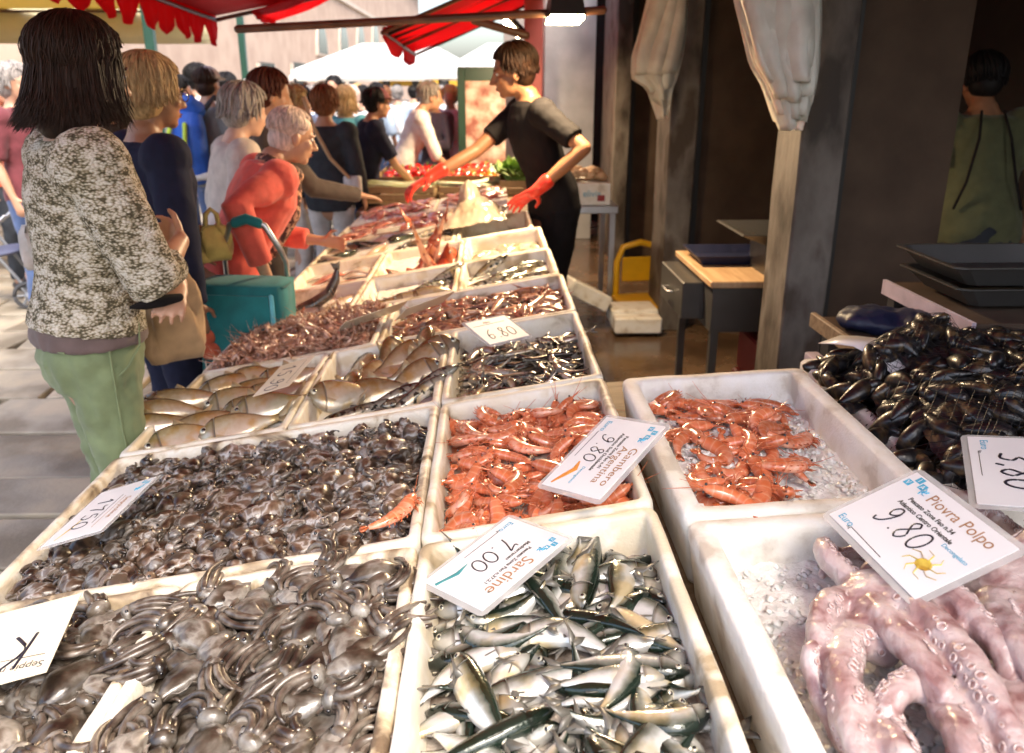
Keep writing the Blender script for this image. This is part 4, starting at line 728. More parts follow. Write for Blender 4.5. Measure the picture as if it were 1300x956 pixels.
# ================================================================ people
for nm, c in dict(skin=(.50, .27, .17), skin_pale=(.60, .37, .27), skin_tan=(.36, .17, .09)).items():
    mat(nm, [(.35, tuple(x * .86 for x in c)), (.65, c)], scale=14, rough=.45, bump=.06, bscale=120, sss=.12, bdist=.002)
def cloth(nm, c, sc=18, bump=.25, bs=220, rough=.85, c2=None): return mat(nm, [(.3, c2 or tuple(x * .7 for x in c)), (.7, c)], scale=sc, rough=rough, bump=bump, bscale=bs, sheen=.15, bdist=.002)
for nm, c in dict(navy=(.018, .020, .045), black_cloth=(.012, .010, .011), coral=(.78, .11, .075), pink_cloth=(.74, .17, .17), beige_cloth=(.60, .53, .47), brown_cloth=(.085, .062, .052), dark_grey=(.040, .045, .055), white_cloth=(.76, .74, .74),
                  light_blue=(.48, .60, .74), cyan_cloth=(.14, .50, .58), denim=(.08, .13, .28), lilac=(.55, .44, .50), purple_dark=(.06, .045, .075), orange_red=(.65, .12, .05), olive_shirt=(.10, .105, .045), khaki_green=(.205, .255, .125), tan_top=(.15, .10, .09),
                  peach=(.68, .42, .28), off_white=(.62, .60, .58), maroon=(.16, .03, .04), grey_mid=(.22, .22, .22), bag_tan=(.52, .33, .17), red_rubber=(.75, .035, .015), teal_cloth=(.008, .17, .18), yellow_cloth=(.65, .45, .12)).items(): cloth(nm, c)
for _k in ('black_cloth', 'navy', 'dark_grey'): MATS[_k].node_tree.nodes['Principled BSDF'].inputs['Sheen Weight'].default_value = 0; MATS[_k].node_tree.nodes['Principled BSDF'].inputs['Specular IOR Level'].default_value = .2
MATS['red_rubber'].node_tree.nodes['Principled BSDF'].inputs['Roughness'].default_value = .35
for nm, c in dict(hair_dark=(.030, .013, .007), hair_auburn=(.075, .020, .012), hair_blond=(.46, .31, .15), hair_grey=(.30, .27, .25), hair_pale=(.62, .48, .42), hair_brown=(.06, .035, .02), hair_black=(.012, .01, .01), hair_copper=(.22, .09, .04)).items():
    mat(nm, [(.3, tuple(x * .55 for x in c)), (.7, tuple(min(1, x * 1.3) for x in c))], scale=30, rough=.55, stretch=(3, 3, .6), spec=.2)
mat('shoe_dark', (.03, .02, .018), rough=.4); mat('lip', (.42, .13, .10), rough=.35); mat('eye_white', (.75, .72, .68), rough=.15, coat=1)
mat('leopard', [(.42, (.06, .025, .02)), (.5, (.10, .04, .03)), (.56, (.50, .26, .16)), (.7, (.62, .36, .24))], scale=45, rough=.8, detail=2)
# chunky marled knit
_m, _n, _b, _N, _L = _nodes('marled_knit')
_co = _coords(_n, _N, _L, jitter=False, stretch=(1, 1, 1.7)); _nz = _N('ShaderNodeTexNoise'); _nz.inputs['Scale'].default_value = 26; _nz.inputs['Detail'].default_value = 3; _L(_co, _nz.inputs[0])
_vo = _N('ShaderNodeTexVoronoi'); _vo.inputs['Scale'].default_value = 125; _L(_co, _vo.inputs[0])
_mx = _N('ShaderNodeMath'); _mx.operation = 'MULTIPLY_ADD'; _mx.inputs[1].default_value = .55; _L(_vo.outputs['Distance'], _mx.inputs[0]); _L(_nz.outputs[0], _mx.inputs[2])
_rp = _ramp(_N, [(.58, (.74, .68, .58)), (.74, (.56, .49, .37)), (.86, (.27, .22, .13)), (.98, (.08, .065, .035))]); _L(_mx.outputs[0], _rp.inputs[0]); _L(_rp.outputs[0], _b.inputs['Base Color']); _b.inputs['Roughness'].default_value = .95
_bp = _N('ShaderNodeBump'); _bp.inputs['Strength'].default_value = 1; _bp.inputs['Distance'].default_value = .006; _bp.invert = True; _L(_vo.outputs['Distance'], _bp.inputs['Height']); _L(_bp.outputs[0], _b.inputs['Normal'])

def hand(mb, w_, d, nrm, s_=1, curl=.5, thumb=1):
    """palm, four fingers of unequal length and a thumb from the side of the palm"""
    w_ = Vector(w_); d = Vector(d).normalized(); nrm = Vector(nrm); nrm = (nrm - d * nrm.dot(d)).normalized(); a = d.cross(nrm) * thumb
    mb.tube([w_ - d * .02 * s_, w_ + d * .03 * s_, w_ + d * .085 * s_], [(.027 * s_, .02 * s_), (.036 * s_, .016 * s_), (.038 * s_, .013 * s_)], 10, side=a)
    for k, ln in enumerate((.072, .082, .076, .060)):
        p = w_ + d * .082 * s_ + a * (.029 - .0195 * k) * s_; dd = d.copy(); pts = [p]; sp = (a * (.12 - .08 * k)); dd = (dd + sp).normalized()
        for q, fr_ in enumerate((.45, .32, .23)):
            dd = (Matrix.Rotation(curl * (.55 + .35 * q), 3, d.cross(nrm)) @ dd).normalized() if True else dd; pts.append(pts[-1] + dd * ln * fr_ * s_)
        mb.tube(pts, [.0095 * s_, .009 * s_, .0082 * s_, .007 * s_], 8)
    p = w_ + d * .022 * s_ + a * .030 * s_; t1 = p + (d * .55 + a * .75 + nrm * .2).normalized() * .042 * s_; t2 = t1 + (d * .9 + a * .25 + nrm * .25).normalized() * .032 * s_
    mb.tube([p, t1, t2], [.0125 * s_, .0105 * s_, .008 * s_], 8)
def person(label, x, y, h=1.68, face=90, lean=0, turn=0, nod=0, skin='skin', hair=('short', 'hair_brown'), top=('navy', .84, 1.0, .012), bottom=('denim', 'trousers'), L=None, Rr=None, wide=1.0, vox=.011, fem=True, detail=0, gloves=None, z=0, curl=(.5, .5), hn=None, strands=260, sr=1.0, group=None, side_lean=0, legdy=(0, 0)):
    s_ = h / 1.70; ro = empty('person', (x, y, z), R(face - 90), label, 'person', group)
    hip = .93; ln = R(lean); sl_ = R(side_lean)
    def tp(p):       # bends everything above the hip
        p = Vector(p)
        if p.z > hip:
            q = p - Vector((0, 0, hip)); q = Matrix.Rotation(-ln, 3, 'X') @ (Matrix.Rotation(sl_, 3, 'Y') @ q); p = q + Vector((0, 0, hip))
        return p * s_
    raw = lambda p: Vector(p) * s_
    W_ = wide; tor = [(.80, .0, .150, .105), (.88, -.01, .168, .118), (.96, -.01, .158, .112), (1.07, 0, .130, .096), (1.18, .01, .142, .108), (1.28, .012, .155, .116 if fem else .112), (1.36, 0, .158, .098), (1.415, -.008, .120, .078), (1.45, -.01, .068, .06)]
    shy = -.005; SH = .168 * W_; sh = {1: Vector((SH, shy, 1.375)), -1: Vector((-SH, shy, 1.375))}
    arm = {1: Rr or ((.225 * W_, -.03, 1.10), (.235 * W_, .06, .87)), -1: L or ((-.225 * W_, -.03, 1.10), (-.235 * W_, .06, .87))}
    bt = tp if not False else raw
    hc = tp((0, .035, 1.585)) ; HM = Matrix.Translation(hc) @ Matrix.Rotation(-ln * .35, 4, 'X') @ Matrix.Rotation(R(turn), 4, 'Z') @ Matrix.Rotation(R(-nod), 4, 'X') @ Matrix.Scale(s_ * 1.02, 4)
    hp_ = lambda p: HM @ Vector(p); H3 = HM.to_3x3()
    b = MB()
    b.tube([tp((0, yo, zz)) for zz, yo, rx, ry in tor], [(rx * .93 * W_ * s_, ry * .93 * (.5 + .5 * W_) * s_) for zz, yo, rx, ry in tor], 20, side=(1, 0, 0))
    b.tube([tp((0, -.012, 1.40)), tp((0, .002, 1.48)), hp_((0, -.01, -.06))], [.062 * s_, .052 * s_, .052 * s_], 14)
    # head
    b.ell(hp_((0, -.012, .032)), (.074, .094, .086), 0, 20, 14, H3); b.ell(hp_((0, .022, -.040)), (.058, .064, .072), 0, 18, 12, H3); b.ell(hp_((0, .062, -.092)), (.026, .022, .020), 0, 10, 8, H3)
    b.ell(hp_((0, .062, .022)), (.052, .026, .022), 0, 14, 8, H3)
    for g in (1, -1): b.ell(hp_((g * .034, .056, -.022)), (.026, .026, .026), 0, 10, 8, H3); b.ell(hp_((g * .077, -.008, -.012)), (.009, .020, .031), 0, 10, 8, H3)
    b.tube([hp_((0, .080, .020)), hp_((0, .096, -.008)), hp_((0, .110, -.030))], [.009 * s_, .010 * s_, .0125 * s_], 8); b.ell(hp_((0, .096, -.034)), (.018, .012, .009), 0, 10, 6, H3)
    b.ell(hp_((0, .082, -.058)), (.023, .012, .006), 0, 10, 6, H3); b.ell(hp_((0, .080, -.069)), (.020, .011, .006), 0, 10, 6, H3)
    wr = {}
    for g in (1, -1):
        e, w_ = arm[g]; S0 = tp(sh[g]); e_ = tp(e) if not isinstance(e, Vector) else e; w2 = tp(w_) if not isinstance(w_, Vector) else w_; wr[g] = (S0, e_, w2)
        b.tube([S0 * .98 + tp((0, 0, 1.37)) * .02, S0 * .5 + e_ * .5, e_], [.050 * s_, .044 * s_, .036 * s_], 12); b.tube([e_, e_ * .6 + w2 * .4, w2], [.037 * s_, .036 * s_, .024 * s_], 12)
        hm = MB() if gloves else b; dd = (w2 - e_).normalized(); nn = (hn or {}).get(g, Vector((-g, 0, -.15))); hand(hm, w2, (hn or {}).get(('d', g), dd), nn, s_ * (1.05 if not fem else .95) * (1.12 if gloves else 1), curl[0 if g < 0 else 1], thumb=g if (hn or {}).get(('t', g)) is None else hn[('t', g)])
        if gloves:
            hm.tube([w2 - dd * .075 * s_, w2 - dd * .03 * s_, w2 + dd * .01 * s_], [.040 * s_, .034 * s_, .032 * s_], 12); remesh(hm.build('glove', gloves, ro), .006, 3)
        lx = .088; kn = Vector((g * lx, .015 + legdy[0 if g < 0 else 1] * .6, .50)); an = Vector((g * lx, -.03 + legdy[0 if g < 0 else 1], .085))
        b.tube([raw((g * lx, -.005, .86)), raw(kn), raw(kn * .5 + an * .5 + Vector((0, -.02, .03))), raw(an)], [.078 * s_, .050 * s_, .050 * s_, .034 * s_], 12)
        b.tube([raw(an + Vector((0, -.02, -.04))), raw(an + Vector((0, .07, -.05))), raw(an + Vector((0, .14, -.058)))], [(.034 * s_, .032 * s_), (.04 * s_, .028 * s_), (.034 * s_, .018 * s_)], 10, side=(1, 0, 0))
    remesh(b.build('body', skin, ro), .006 if detail else vox, 4 if detail else 3)
    # clothes
    tm, hem, sl, ls = top; t = MB(); rings = [(zz, yo, rx, ry) for zz, yo, rx, ry in tor if zz > hem + .02 and zz < 1.43]
    base = [np.interp(hem, [q[0] for q in tor], [q[k] for q in tor]) for k in (1, 2, 3)]; rings = [(hem, base[0], base[1] * 1.04, base[2] * 1.05)] + rings
    t.tube([tp((0, yo, zz)) for zz, yo, rx, ry in rings] + [tp((0, -.012, 1.435))], [((rx * W_ + ls) * s_, (ry * (.5 + .5 * W_) + ls) * s_) for zz, yo, rx, ry in rings] + [(.085 * s_, .072 * s_)], 22, side=(1, 0, 0), round_=False)
    for g in (1, -1):
        S0, e_, w2 = wr[g]; L1 = (e_ - S0).length; L2 = (w2 - e_).length; tot = sl * (L1 + L2); pts = [S0 * .93 + tp((0, 0, 1.36)) * .07, S0 * .5 + e_ * .5]; rad = [.062 * s_ + ls * .6, .053 * s_ + ls * .8]
        if tot > L1 * 1.02: pts.append(e_); rad.append(.046 * s_ + ls * .8); k = min(1, (tot - L1) / L2); pts.append(e_ + (w2 - e_) * k); rad.append((.042 - .012 * k) * s_ + ls * .8)
        else: pts[-1] = S0 + (e_ - S0) * (tot / L1); rad[-1] = .052 * s_ + ls * .7
        t.tube(pts, rad, 14, round_=False); t.ell(S0 * .94 + tp((0, 0, 1.35)) * .06, [.066 * s_ + ls] * 3, 0, 14, 10)
    remesh(t.build('top', tm, ro), .008 if detail else vox, 3, (.010 if detail else .012, .07))
    bm, kind = bottom; q = MB()
    if kind == 'trousers':
        q.tube([raw((0, -.005, .80)), raw((0, -.012, .88)), raw((0, -.008, .96)), raw((0, 0, 1.02))], [(.158 * W_ * s_, .115 * s_), (.178 * W_ * s_, .130 * s_), (.165 * W_ * s_, .118 * s_), (.145 * W_ * s_, .105 * s_)], 20, side=(1, 0, 0), round_=False)
        for g in (1, -1):
            kn = Vector((g * .09, .015 + legdy[0 if g < 0 else 1] * .6, .50)); an = Vector((g * .09, -.03 + legdy[0 if g < 0 else 1], .10)); q.tube([raw((g * .086 * W_, -.008, .86)), raw((g * .09 * W_, 0, .70)), raw(kn), raw(kn * .4 + an * .6), raw(an)], [.094 * s_ * W_, .082 * s_ * W_, .066 * s_, .060 * s_, .055 * s_], 14, round_=False)
    else:
        q.tube([raw((0, 0, .50)), raw((0, 0, .65)), raw((0, -.01, .88)), raw((0, 0, 1.02))], [(.20 * W_ * s_, .17 * s_), (.195 * W_ * s_, .16 * s_), (.178 * W_ * s_, .13 * s_), (.145 * W_ * s_, .105 * s_)], 20, side=(1, 0, 0), round_=False)
    remesh(q.build(kind, bm, ro), .010 if detail else vox, 4, (.012, .06))
    for g in (1, -1):
        an = Vector((g * .09, -.03 + legdy[0 if g < 0 else 1], .085)); f = MB(); f.tube([raw(an + Vector((0, -.03, -.045))), raw(an + Vector((0, .06, -.050))), raw(an + Vector((0, .145, -.058)))], [(.038 * s_, .038 * s_), (.045 * s_, .034 * s_), (.040 * s_, .024 * s_)], 12, side=(1, 0, 0)); f.build('shoe', 'shoe_dark', ro)
    # hair
    st, hm_ = hair; hb = MB(); rg = random.Random(label)
    if st != 'bald':
        hb.ell(hp_((0, -.026, .046)), (.083, .098, .084), 0, 22, 14, H3)
        if st == 'bob':
            hb.ell(hp_((0, -.050, -.030)), (.090, .078, .105), 0, 20, 14, H3); hb.ell(hp_((.058, .005, -.03)), (.034, .050, .085), 0, 14, 10, H3); hb.ell(hp_((-.058, .005, -.03)), (.034, .050, .085), 0, 14, 10, H3); hb.ell(hp_((0, -.055, -.115)), (.080, .062, .055), 0, 16, 10, H3)
        elif st in ('short', 'crop'):
            hb.ell(hp_((0, -.045, -.015)), (.074, .070, .070), 0, 16, 10, H3)
        elif st == 'full':
            hb.ell(hp_((0, -.048, -.010)), (.088, .078, .085), 0, 18, 12, H3); hb.ell(hp_((0, -.02, .062)), (.088, .098, .080), 0, 18, 12, H3)
        LEN = dict(bob=.150, short=.03, crop=.012, full=.055)[st]
        for k in range(strands):
            ph = rg.uniform(0, 2 * math.pi); frontness = math.sin(ph); th0 = rg.uniform(.0, 1.0); off = (rg.random() ** 2) * (.016 if st != 'crop' else .005) + (.004 if st == 'full' else 0)
            the = (1.12 if frontness > .55 else 1.75 if frontness > -.1 else 2.0) + rg.uniform(-.12, .12)
            if st == 'crop': the -= .25
            pts = []; rx, ry, rz = .084 + off, .099 + off, .085 + off; cc = Vector((0, -.026, .046)); wig = rg.uniform(-.3, .3)
            m_ = 8
            for q_ in range(m_ + 1):
                th = th0 + (the - th0) * q_ / m_; a = ph + wig * (q_ / m_) ** 2; pts.append(cc + Vector((rx * math.sin(th) * math.cos(a), ry * math.sin(th) * math.sin(a), rz * math.cos(th))))
            ex = LEN * rg.uniform(.72, 1.08) * (1 if frontness < .5 else .12); d = Vector((math.cos(ph) * .12, math.sin(ph) * .12, -1)).normalized()
            for q_ in range(4 if ex > .02 else 2):
                fl = (q_ / 3) ** 2 * (.45 if st == 'bob' else .3); pts.append(pts[-1] + (d + Vector((math.cos(ph), math.sin(ph), .2)) * fl).normalized() * ex / 4)
            wv = rg.uniform(0, 6.28); wa = rg.uniform(0, .006) if st in ('bob', 'full') else .001
            pts = [hp_(p + Vector((math.cos(ph), math.sin(ph), 0)) * wa * math.sin(wv + i * .9) + Vector((-math.sin(ph), math.cos(ph), 0)) * wa * 1.3 * math.sin(wv * 2 + i * .7) * (i / len(pts))) for i, p in enumerate(pts)]; n_ = len(pts); r0 = rg.uniform(.0022, .0042) * (1 if detail else 1.4) * sr; hb.tube(pts, [r0 * (.6 + .8 * math.sin(math.pi * min(1, (i + 1) / n_))) * (1 if i < n_ - 1 else .3) for i in range(n_)], 4, round_=False)
        hb.build('hair', hm_, ro)
    if detail:
        for g in (1, -1):
            e = MB(); e.ell(hp_((g * .031, .0735, .006)), (.0125, .010, .0085), 0, 12, 8, H3); e.ell(hp_((g * .031, .0825, .006)), (.0055, .003, .0058), 1, 10, 6, H3); e.build('eye', ['eye_white', 'eye_pupil'], ro)
            br = MB(); br.tube([hp_((g * .014, .088, .022)), hp_((g * .034, .086, .028)), hp_((g * .052, .072, .022))], [.003, .0034, .0015], 6); br.build('eyebrow', hm_, ro)
        lp = MB(); lp.ell(hp_((0, .0925, -.060)), (.019, .0045, .0035), 0, 12, 6, H3); lp.ell(hp_((0, .0905, -.068)), (.016, .0045, .004), 0, 12, 6, H3); lp.build('lips', 'lip', ro)
    ro['_h'] = s_
    return ro, tp, hp_, wr
def spot(px, py, Y): p = atY(px, py, Y); return p.x, p.y
# ---- woman in the marled cardigan, arms folded
Y1 = 2.02; hx, _ = spot(126, 470, Y1)
ro, tp, hp_, wr = person('woman with dark bob in a chunky marled cardigan and green trousers, arms folded', hx, Y1, 1.66, 38, lean=4, turn=20, nod=6, skin='skin', hair=('bob', 'hair_dark'), top=('marled_knit', .950, .70, .028), bottom=('khaki_green', 'trousers'),
    Rr=((.235, .10, 1.10), (.02, .235, 1.165)), L=((-.225, .12, 1.09), (.13, .185, 1.065)), detail=1, strands=3800, sr=.42, hn={-1: Vector((0, -.4, -1)), ('d', -1): Vector((.85, -.45, -.25)), 1: Vector((0, -1, .1)), ('d', 1): Vector((-.9, .1, .1))}, wide=.95)
m = MB(); m.tube([tp((0, -.008, .915)), tp((0, -.008, .96)), tp((0, -.005, 1.02))], [(.176, .140), (.168, .134), (.140, .112)], 22, side=(1, 0, 0), round_=False); remesh(m.build('undershirt', 'tan_top', ro), .01, 3, (.01, .05))
m = MB(); S0, e_, w2 = wr[-1]; p = w2 + Vector((.10, -.05, -.01)); d = Vector((.35, -.9, .05)).normalized(); m.tube([p - d * .03, p + d * .02, p + d * .07, p + d * .11], [(.010, .006), (.015, .008), (.013, .007), (.004, .003)], 10, side=(0, 0, 1))
GT = m; m = MB()
for pts_ in ([(.158, .0, .975), (.176, -.004, .90), (.178, -.004, .82), (.170, -.002, .70), (.160, .008, .56), (.152, .012, .45)], [(.128, .085, .965), (.150, .075, .91), (.172, .035, .865), (.177, .012, .85)]): m.tube([Vector(p_) * .98 for p_ in pts_], .0028, 6)
m.tube([Vector(p_) * .98 for p_ in ((.05, -.131, .925), (.10, -.118, .925), (.135, -.098, .920))], .0028, 6); m.build('trouser_seam', 'khaki_green', ro); m = GT
tro = [c for c in ro.children if c.name.startswith('trousers')][0]; tro.modifiers['d'].strength = .020; tro.modifiers['d'].texture.noise_scale = .05
gl = m.build('spectacle_case', 'black_cloth'); gl.matrix_world = Matrix.Translation(ro.location) @ Matrix.Rotation(R(38 - 90), 4, 'Z'); tag(gl, 'slim black spectacle case held under the arm in the knit cardigan', 'case')
# ---- woman in the navy blazer
Y2 = 2.78; hx, _ = spot(196, 330, Y2)
W2, _, W2h, _ = person('woman with short blond hair and glasses in a dark navy blazer', hx, Y2 + .02, 1.60, 42, lean=3, turn=6, nod=4, skin='skin_tan', hair=('full', 'hair_blond'), top=('navy', .70, 1.0, .022), bottom=('navy', 'trousers'), detail=1, strands=1500, sr=.65, wide=1.06, Rr=((.235, .0, 1.10), (.235, .03, .86)), L=((-.235, .02, 1.10), (-.16, .18, .92)))
m = MB()
for g in (1, -1): m.tube([W2h((g * .032 + .024 * math.cos(a), .098, .004 + .020 * math.sin(a))) for a in (2 * math.pi * q / 14 for q in range(15))], .002, 5, round_=False); m.tube([W2h((g * .056, .096, .008)), W2h((g * .080, .02, .006))], .0018, 5)
m.build('spectacles', 'eye_pupil', W2)
# ---- older woman in coral, bent over her trolley
Y3 = 3.25; hx, _ = spot(318, 330, Y3)
ro, tp, hp_, wr = person('older woman with thin pale hair in a coral cardigan leaning over a trolley', hx - .08, Y3, 1.50, 28, lean=28, turn=0, nod=4, skin='skin', hair=('crop', 'hair_pale'), top=('coral', .72, .86, .022), bottom=('denim', 'trousers'), detail=1, strands=900, sr=.7, wide=1.24,
    Rr=((.34, -.16, 1.20), Vector((.30, .08, .80)) ), L=((-.25, .20, 1.12), Vector((-.10, .42, .86))), hn={1: Vector((-.3, -.2, -1))}, curl=(.7, 1.0))
m = MB(); pts = [tp((.10 * math.cos(a), .03 + .085 * math.sin(a), 1.435)) for a in np.linspace(.2, 6.3, 14)]; m.tube(pts, .030, 8); m.tube([tp((.05, .10, 1.42)), tp((.04, .15, 1.25)), tp((.03, .14, 1.05))], [.03, .045, .03], 8); remesh(m.build('scarf', 'leopard', ro), .012, 3, (.01, .04))
HAND3 = ro.matrix_basis @ Vector((.30, .10, .76)) if False else Vector(ro.location) + Matrix.Rotation(R(28 - 90), 3, 'Z') @ (Vector((.30, .10, .755)))
# ---- grey haired woman in beige behind her
hx, _ = spot(292, 300, 3.75)
person('grey haired woman in a beige blouse looking towards the fish', hx, 3.75, 1.52, 30, lean=10, turn=0, nod=8, skin='skin_pale', hair=('full', 'hair_grey'), top=('beige_cloth', .80, 1.0, .02), bottom=('grey_mid', 'trousers'), strands=400, wide=1.1)
hx, _ = spot(338, 250, 4.25)
person('auburn haired person in brown reaching an arm over the fish', hx, 4.25, 1.58, 20, lean=4, turn=0, nod=10, skin='skin', hair=('short', 'hair_auburn'), top=('brown_cloth', .80, 1.0, .015), bottom=('brown_cloth', 'trousers'), Rr=((.24, .22, 1.12), (.20, .48, 1.08)), strands=350, hn={1: Vector((0, 0, -1))}, curl=(.5, .25))
# ---- vendor
YV = 4.35; vx, _ = spot(690, 230, YV)
ro, tp, hp_, wr = person('fish vendor in a black tee shirt and red rubber gloves reaching over the stall', vx + .05, YV, 1.74, 196, lean=17, turn=-14, nod=6, skin='skin_tan', hair=('short', 'hair_dark'), top=('black_cloth', .82, .36, .010), bottom=('black_cloth', 'trousers'), detail=1, strands=1200, sr=.7, fem=False, wide=1.10, gloves='red_rubber', vox=.010,
    Rr=((.13, .30, 1.26), (.08, .58, 1.22)), L=((-.36, -.10, 1.18), (-.26, .16, 1.04)), curl=(.25, .45), hn={1: Vector((0, -.2, -1)), -1: Vector((.2, .5, -1)), ('d', -1): Vector((.75, .45, -.45))})
# ---- crowd along the street
CR = [  # label, px, chest py, Y, head-top py, face, hair, top, bottom, kwargs
 ('man in a white baseball cap carrying a blue rucksack', 268, 170, 6.2, 88, 70, ('crop', 'hair_dark'), ('grey_mid', .84, .36, .015), ('denim', 'trousers'), dict(fem=False)),
 ('dark haired unshaven man looking towards the fish stalls', 256, 160, 7.3, 84, 25, ('short', 'hair_black'), ('white_cloth', .84, .36, .015), ('denim', 'trousers'), dict(fem=False, skin='skin')),
 ('woman with dark wavy hair in a grey top', 228, 160, 6.5, 99, 20, ('full', 'hair_black'), ('grey_mid', .84, .5, .015), ('denim', 'trousers'), {}),
 ('blond woman in a peach coat with a navy collar', 376, 190, 6.0, 122, 20, ('full', 'hair_blond'), ('peach', .70, 1.0, .02), ('beige_cloth', 'trousers'), {}),
 ('woman in a dark grey jumper with a cross body bag, seen from behind', 416, 200, 5.7, 117, 78, ('full', 'hair_copper'), ('dark_grey', .78, 1.0, .022), ('off_white', 'trousers'), dict(wide=1.1)),
 ('person in navy and a maroon cap reaching towards the peppers', 462, 200, 6.3, 126, 22, ('short', 'hair_black'), ('navy', .70, .45, .018), ('navy', 'trousers'), dict(lean=10, Rr=((.2, .2, 1.10), (.16, .42, .95)))),
 ('man in a white shirt bending over the vegetables', 512, 190, 7.2, 118, 10, ('short', 'hair_grey'), ('white_cloth', .84, .6, .015), ('dark_grey', 'trousers'), dict(lean=22, fem=False, Rr=((.2, .25, 1.10), (.15, .50, 1.0)))),
 ('grey haired man in a light blue shirt in the crowd', 398, 150, 8.6, 113, 80, ('short', 'hair_grey'), ('light_blue', .84, .6, .015), ('denim', 'trousers'), dict(fem=False)),
 ('man in a black cap walking away down the market', 462, 150, 9.2, 110, 90, ('crop', 'hair_black'), ('dark_grey', .84, .6, .015), ('denim', 'trousers'), dict(fem=False)),
 ('tall dark haired man facing the camera above the crowd', 427, 140, 9.8, 98, 250, ('short', 'hair_black'), ('light_blue', .84, .6, .015), ('denim', 'trousers'), dict(fem=False)),
 ('man in a pale blue shirt beyond the vegetables', 541, 165, 8.8, 118, 60, ('short', 'hair_grey'), ('light_blue', .84, .5, .015), ('denim', 'trousers'), dict(fem=False)),
 ('blond woman in a dark purple jacket with folded arms', 552, 165, 8.0, 122, 240, ('full', 'hair_blond'), ('purple_dark', .80, 1.0, .02), ('denim', 'trousers'), dict(Rr=((.24, .10, 1.1), (.0, .24, 1.12)), L=((-.24, .10, 1.1), (.02, .22, 1.08)))),
 ('woman in a lilac top behind the vegetable stall', 573, 170, 9.0, 126, 255, ('full', 'hair_blond'), ('lilac', .84, .4, .015), ('denim', 'trousers'), {}),
 ('woman with a cyan top between the jumper and the navy dress', 441, 175, 7.2, 130, 80, ('bob', 'hair_blond'), ('cyan_cloth', .84, .5, .015), ('denim', 'trousers'), {}),
 ('woman with greying fair hair in a faded top by the far stall', 20, 140, 5.4, 84, 350, ('full', 'hair_grey'), ('maroon', .84, .5, .015), ('denim', 'trousers'), {}),
 ('person in an orange shirt at the far stall', 2, 150, 6.2, 92, 330, ('short', 'hair_black'), ('orange_red', .84, .5, .015), ('dark_grey', 'trousers'), {}),
 ('woman in a striped pale blouse behind the navy blazer', 150, 170, 4.6, 118, 30, ('bob', 'hair_brown'), ('lilac', .84, .6, .015), ('denim', 'trousers'), {}),
 ('white haired person in a white shirt deep in the crowd', 446, 140, 8.2, 115, 85, ('full', 'hair_pale'), ('white_cloth', .84, .6, .015), ('denim', 'trousers'), {}),
 ('person in a pale blue shirt just behind the jumper', 385, 160, 7.4, 118, 75, ('short', 'hair_black'), ('light_blue', .84, .6, .015), ('denim', 'trousers'), {}),
 ('dark haired man with a pale shirt behind the white cap', 292, 160, 7.6, 95, 65, ('short', 'hair_black'), ('off_white', .84, .6, .015), ('denim', 'trousers'), dict(fem=False)),
 ('copper haired woman far down the market lane', 488, 140, 10.2, 116, 85, ('bob', 'hair_copper'), ('white_cloth', .84, .6, .015), ('denim', 'trousers'), {}),
 ('grey haired walker far down the market lane', 505, 138, 11.5, 113, 95, ('short', 'hair_grey'), ('light_blue', .84, .6, .015), ('denim', 'trousers'), {}),
 ('distant shopper in white between the market columns', 412, 128, 12.5, 104, 80, ('short', 'hair_brown'), ('white_cloth', .84, .6, .015), ('denim', 'trousers'), {}),
 ('distant shopper in grey white between the market columns', 525, 128, 13, 112, 90, ('short', 'hair_black'), ('off_white', .84, .6, .015), ('denim', 'trousers'), {}),
 ('distant shopper in orange beside the green post', 590, 140, 11, 115, 260, ('bob', 'hair_blond'), ('peach', .84, .6, .015), ('denim', 'trousers'), {}),
 ('distant shopper in maroon near the white canopies', 358, 130, 11, 108, 70, ('short', 'hair_copper'), ('maroon', .84, .6, .015), ('denim', 'trousers'), {}),
 ('distant shopper in lilac near the white canopies', 340, 130, 12, 106, 280, ('bob', 'hair_brown'), ('lilac', .84, .6, .015), ('denim', 'trousers'), {}),
] + [(lb, px, 130, Y, ty, fc, hr, (tm, .84, .6, .015), ('denim', 'trousers'), {}) for lb, px, Y, ty, fc, hr, tm in (
 ('grey haired shopper in pale blue past the rucksack', 318, 8.4, 103, 70, ('short', 'hair_grey'), 'light_blue'), ('dark haired shopper in white by the canopy post', 352, 8.8, 106, 60, ('bob', 'hair_black'), 'white_cloth'), ('shopper in a cyan shirt near the middle of the lane', 405, 10.5, 108, 85, ('short', 'hair_brown'), 'cyan_cloth'),
 ('fair haired shopper in peach deep in the lane', 455, 11.5, 108, 100, ('full', 'hair_blond'), 'peach'), ('dark haired shopper in pale blue deep in the lane', 478, 9.8, 107, 70, ('short', 'hair_black'), 'light_blue'), ('white shirted shopper between the iron columns', 560, 12, 110, 95, ('short', 'hair_grey'), 'white_cloth'),
 ('shopper in lilac beyond the blond hair and blazer', 205, 8.2, 96, 40, ('bob', 'hair_brown'), 'lilac'), ('shopper in off white walking past the cream canopy', 178, 9.4, 98, 200, ('short', 'hair_brown'), 'off_white'), ('distant copper haired shopper in pale blue', 390, 13.5, 107, 90, ('bob', 'hair_copper'), 'light_blue'), ('distant shopper in white under the white canopy', 505, 14, 108, 80, ('short', 'hair_black'), 'white_cloth'))]
PEOPLE = []
for (lab, px, py, Y, ty, fc, hr, tp_, bt_, kw) in CR:
    x, _ = spot(px, py, Y); hz = atY(px, ty, Y).z; kw = dict(kw); le = kw.get('lean', 0); hgt = min(1.86, max(1.5, (hz - .0) * (1 + le * .004)))
    PEOPLE.append(person(lab, x, Y, hgt, fc, hair=hr, top=tp_, bottom=bt_, vox=.012 if Y < 8 else .018, strands=160 if Y < 8 else 60, **kw))
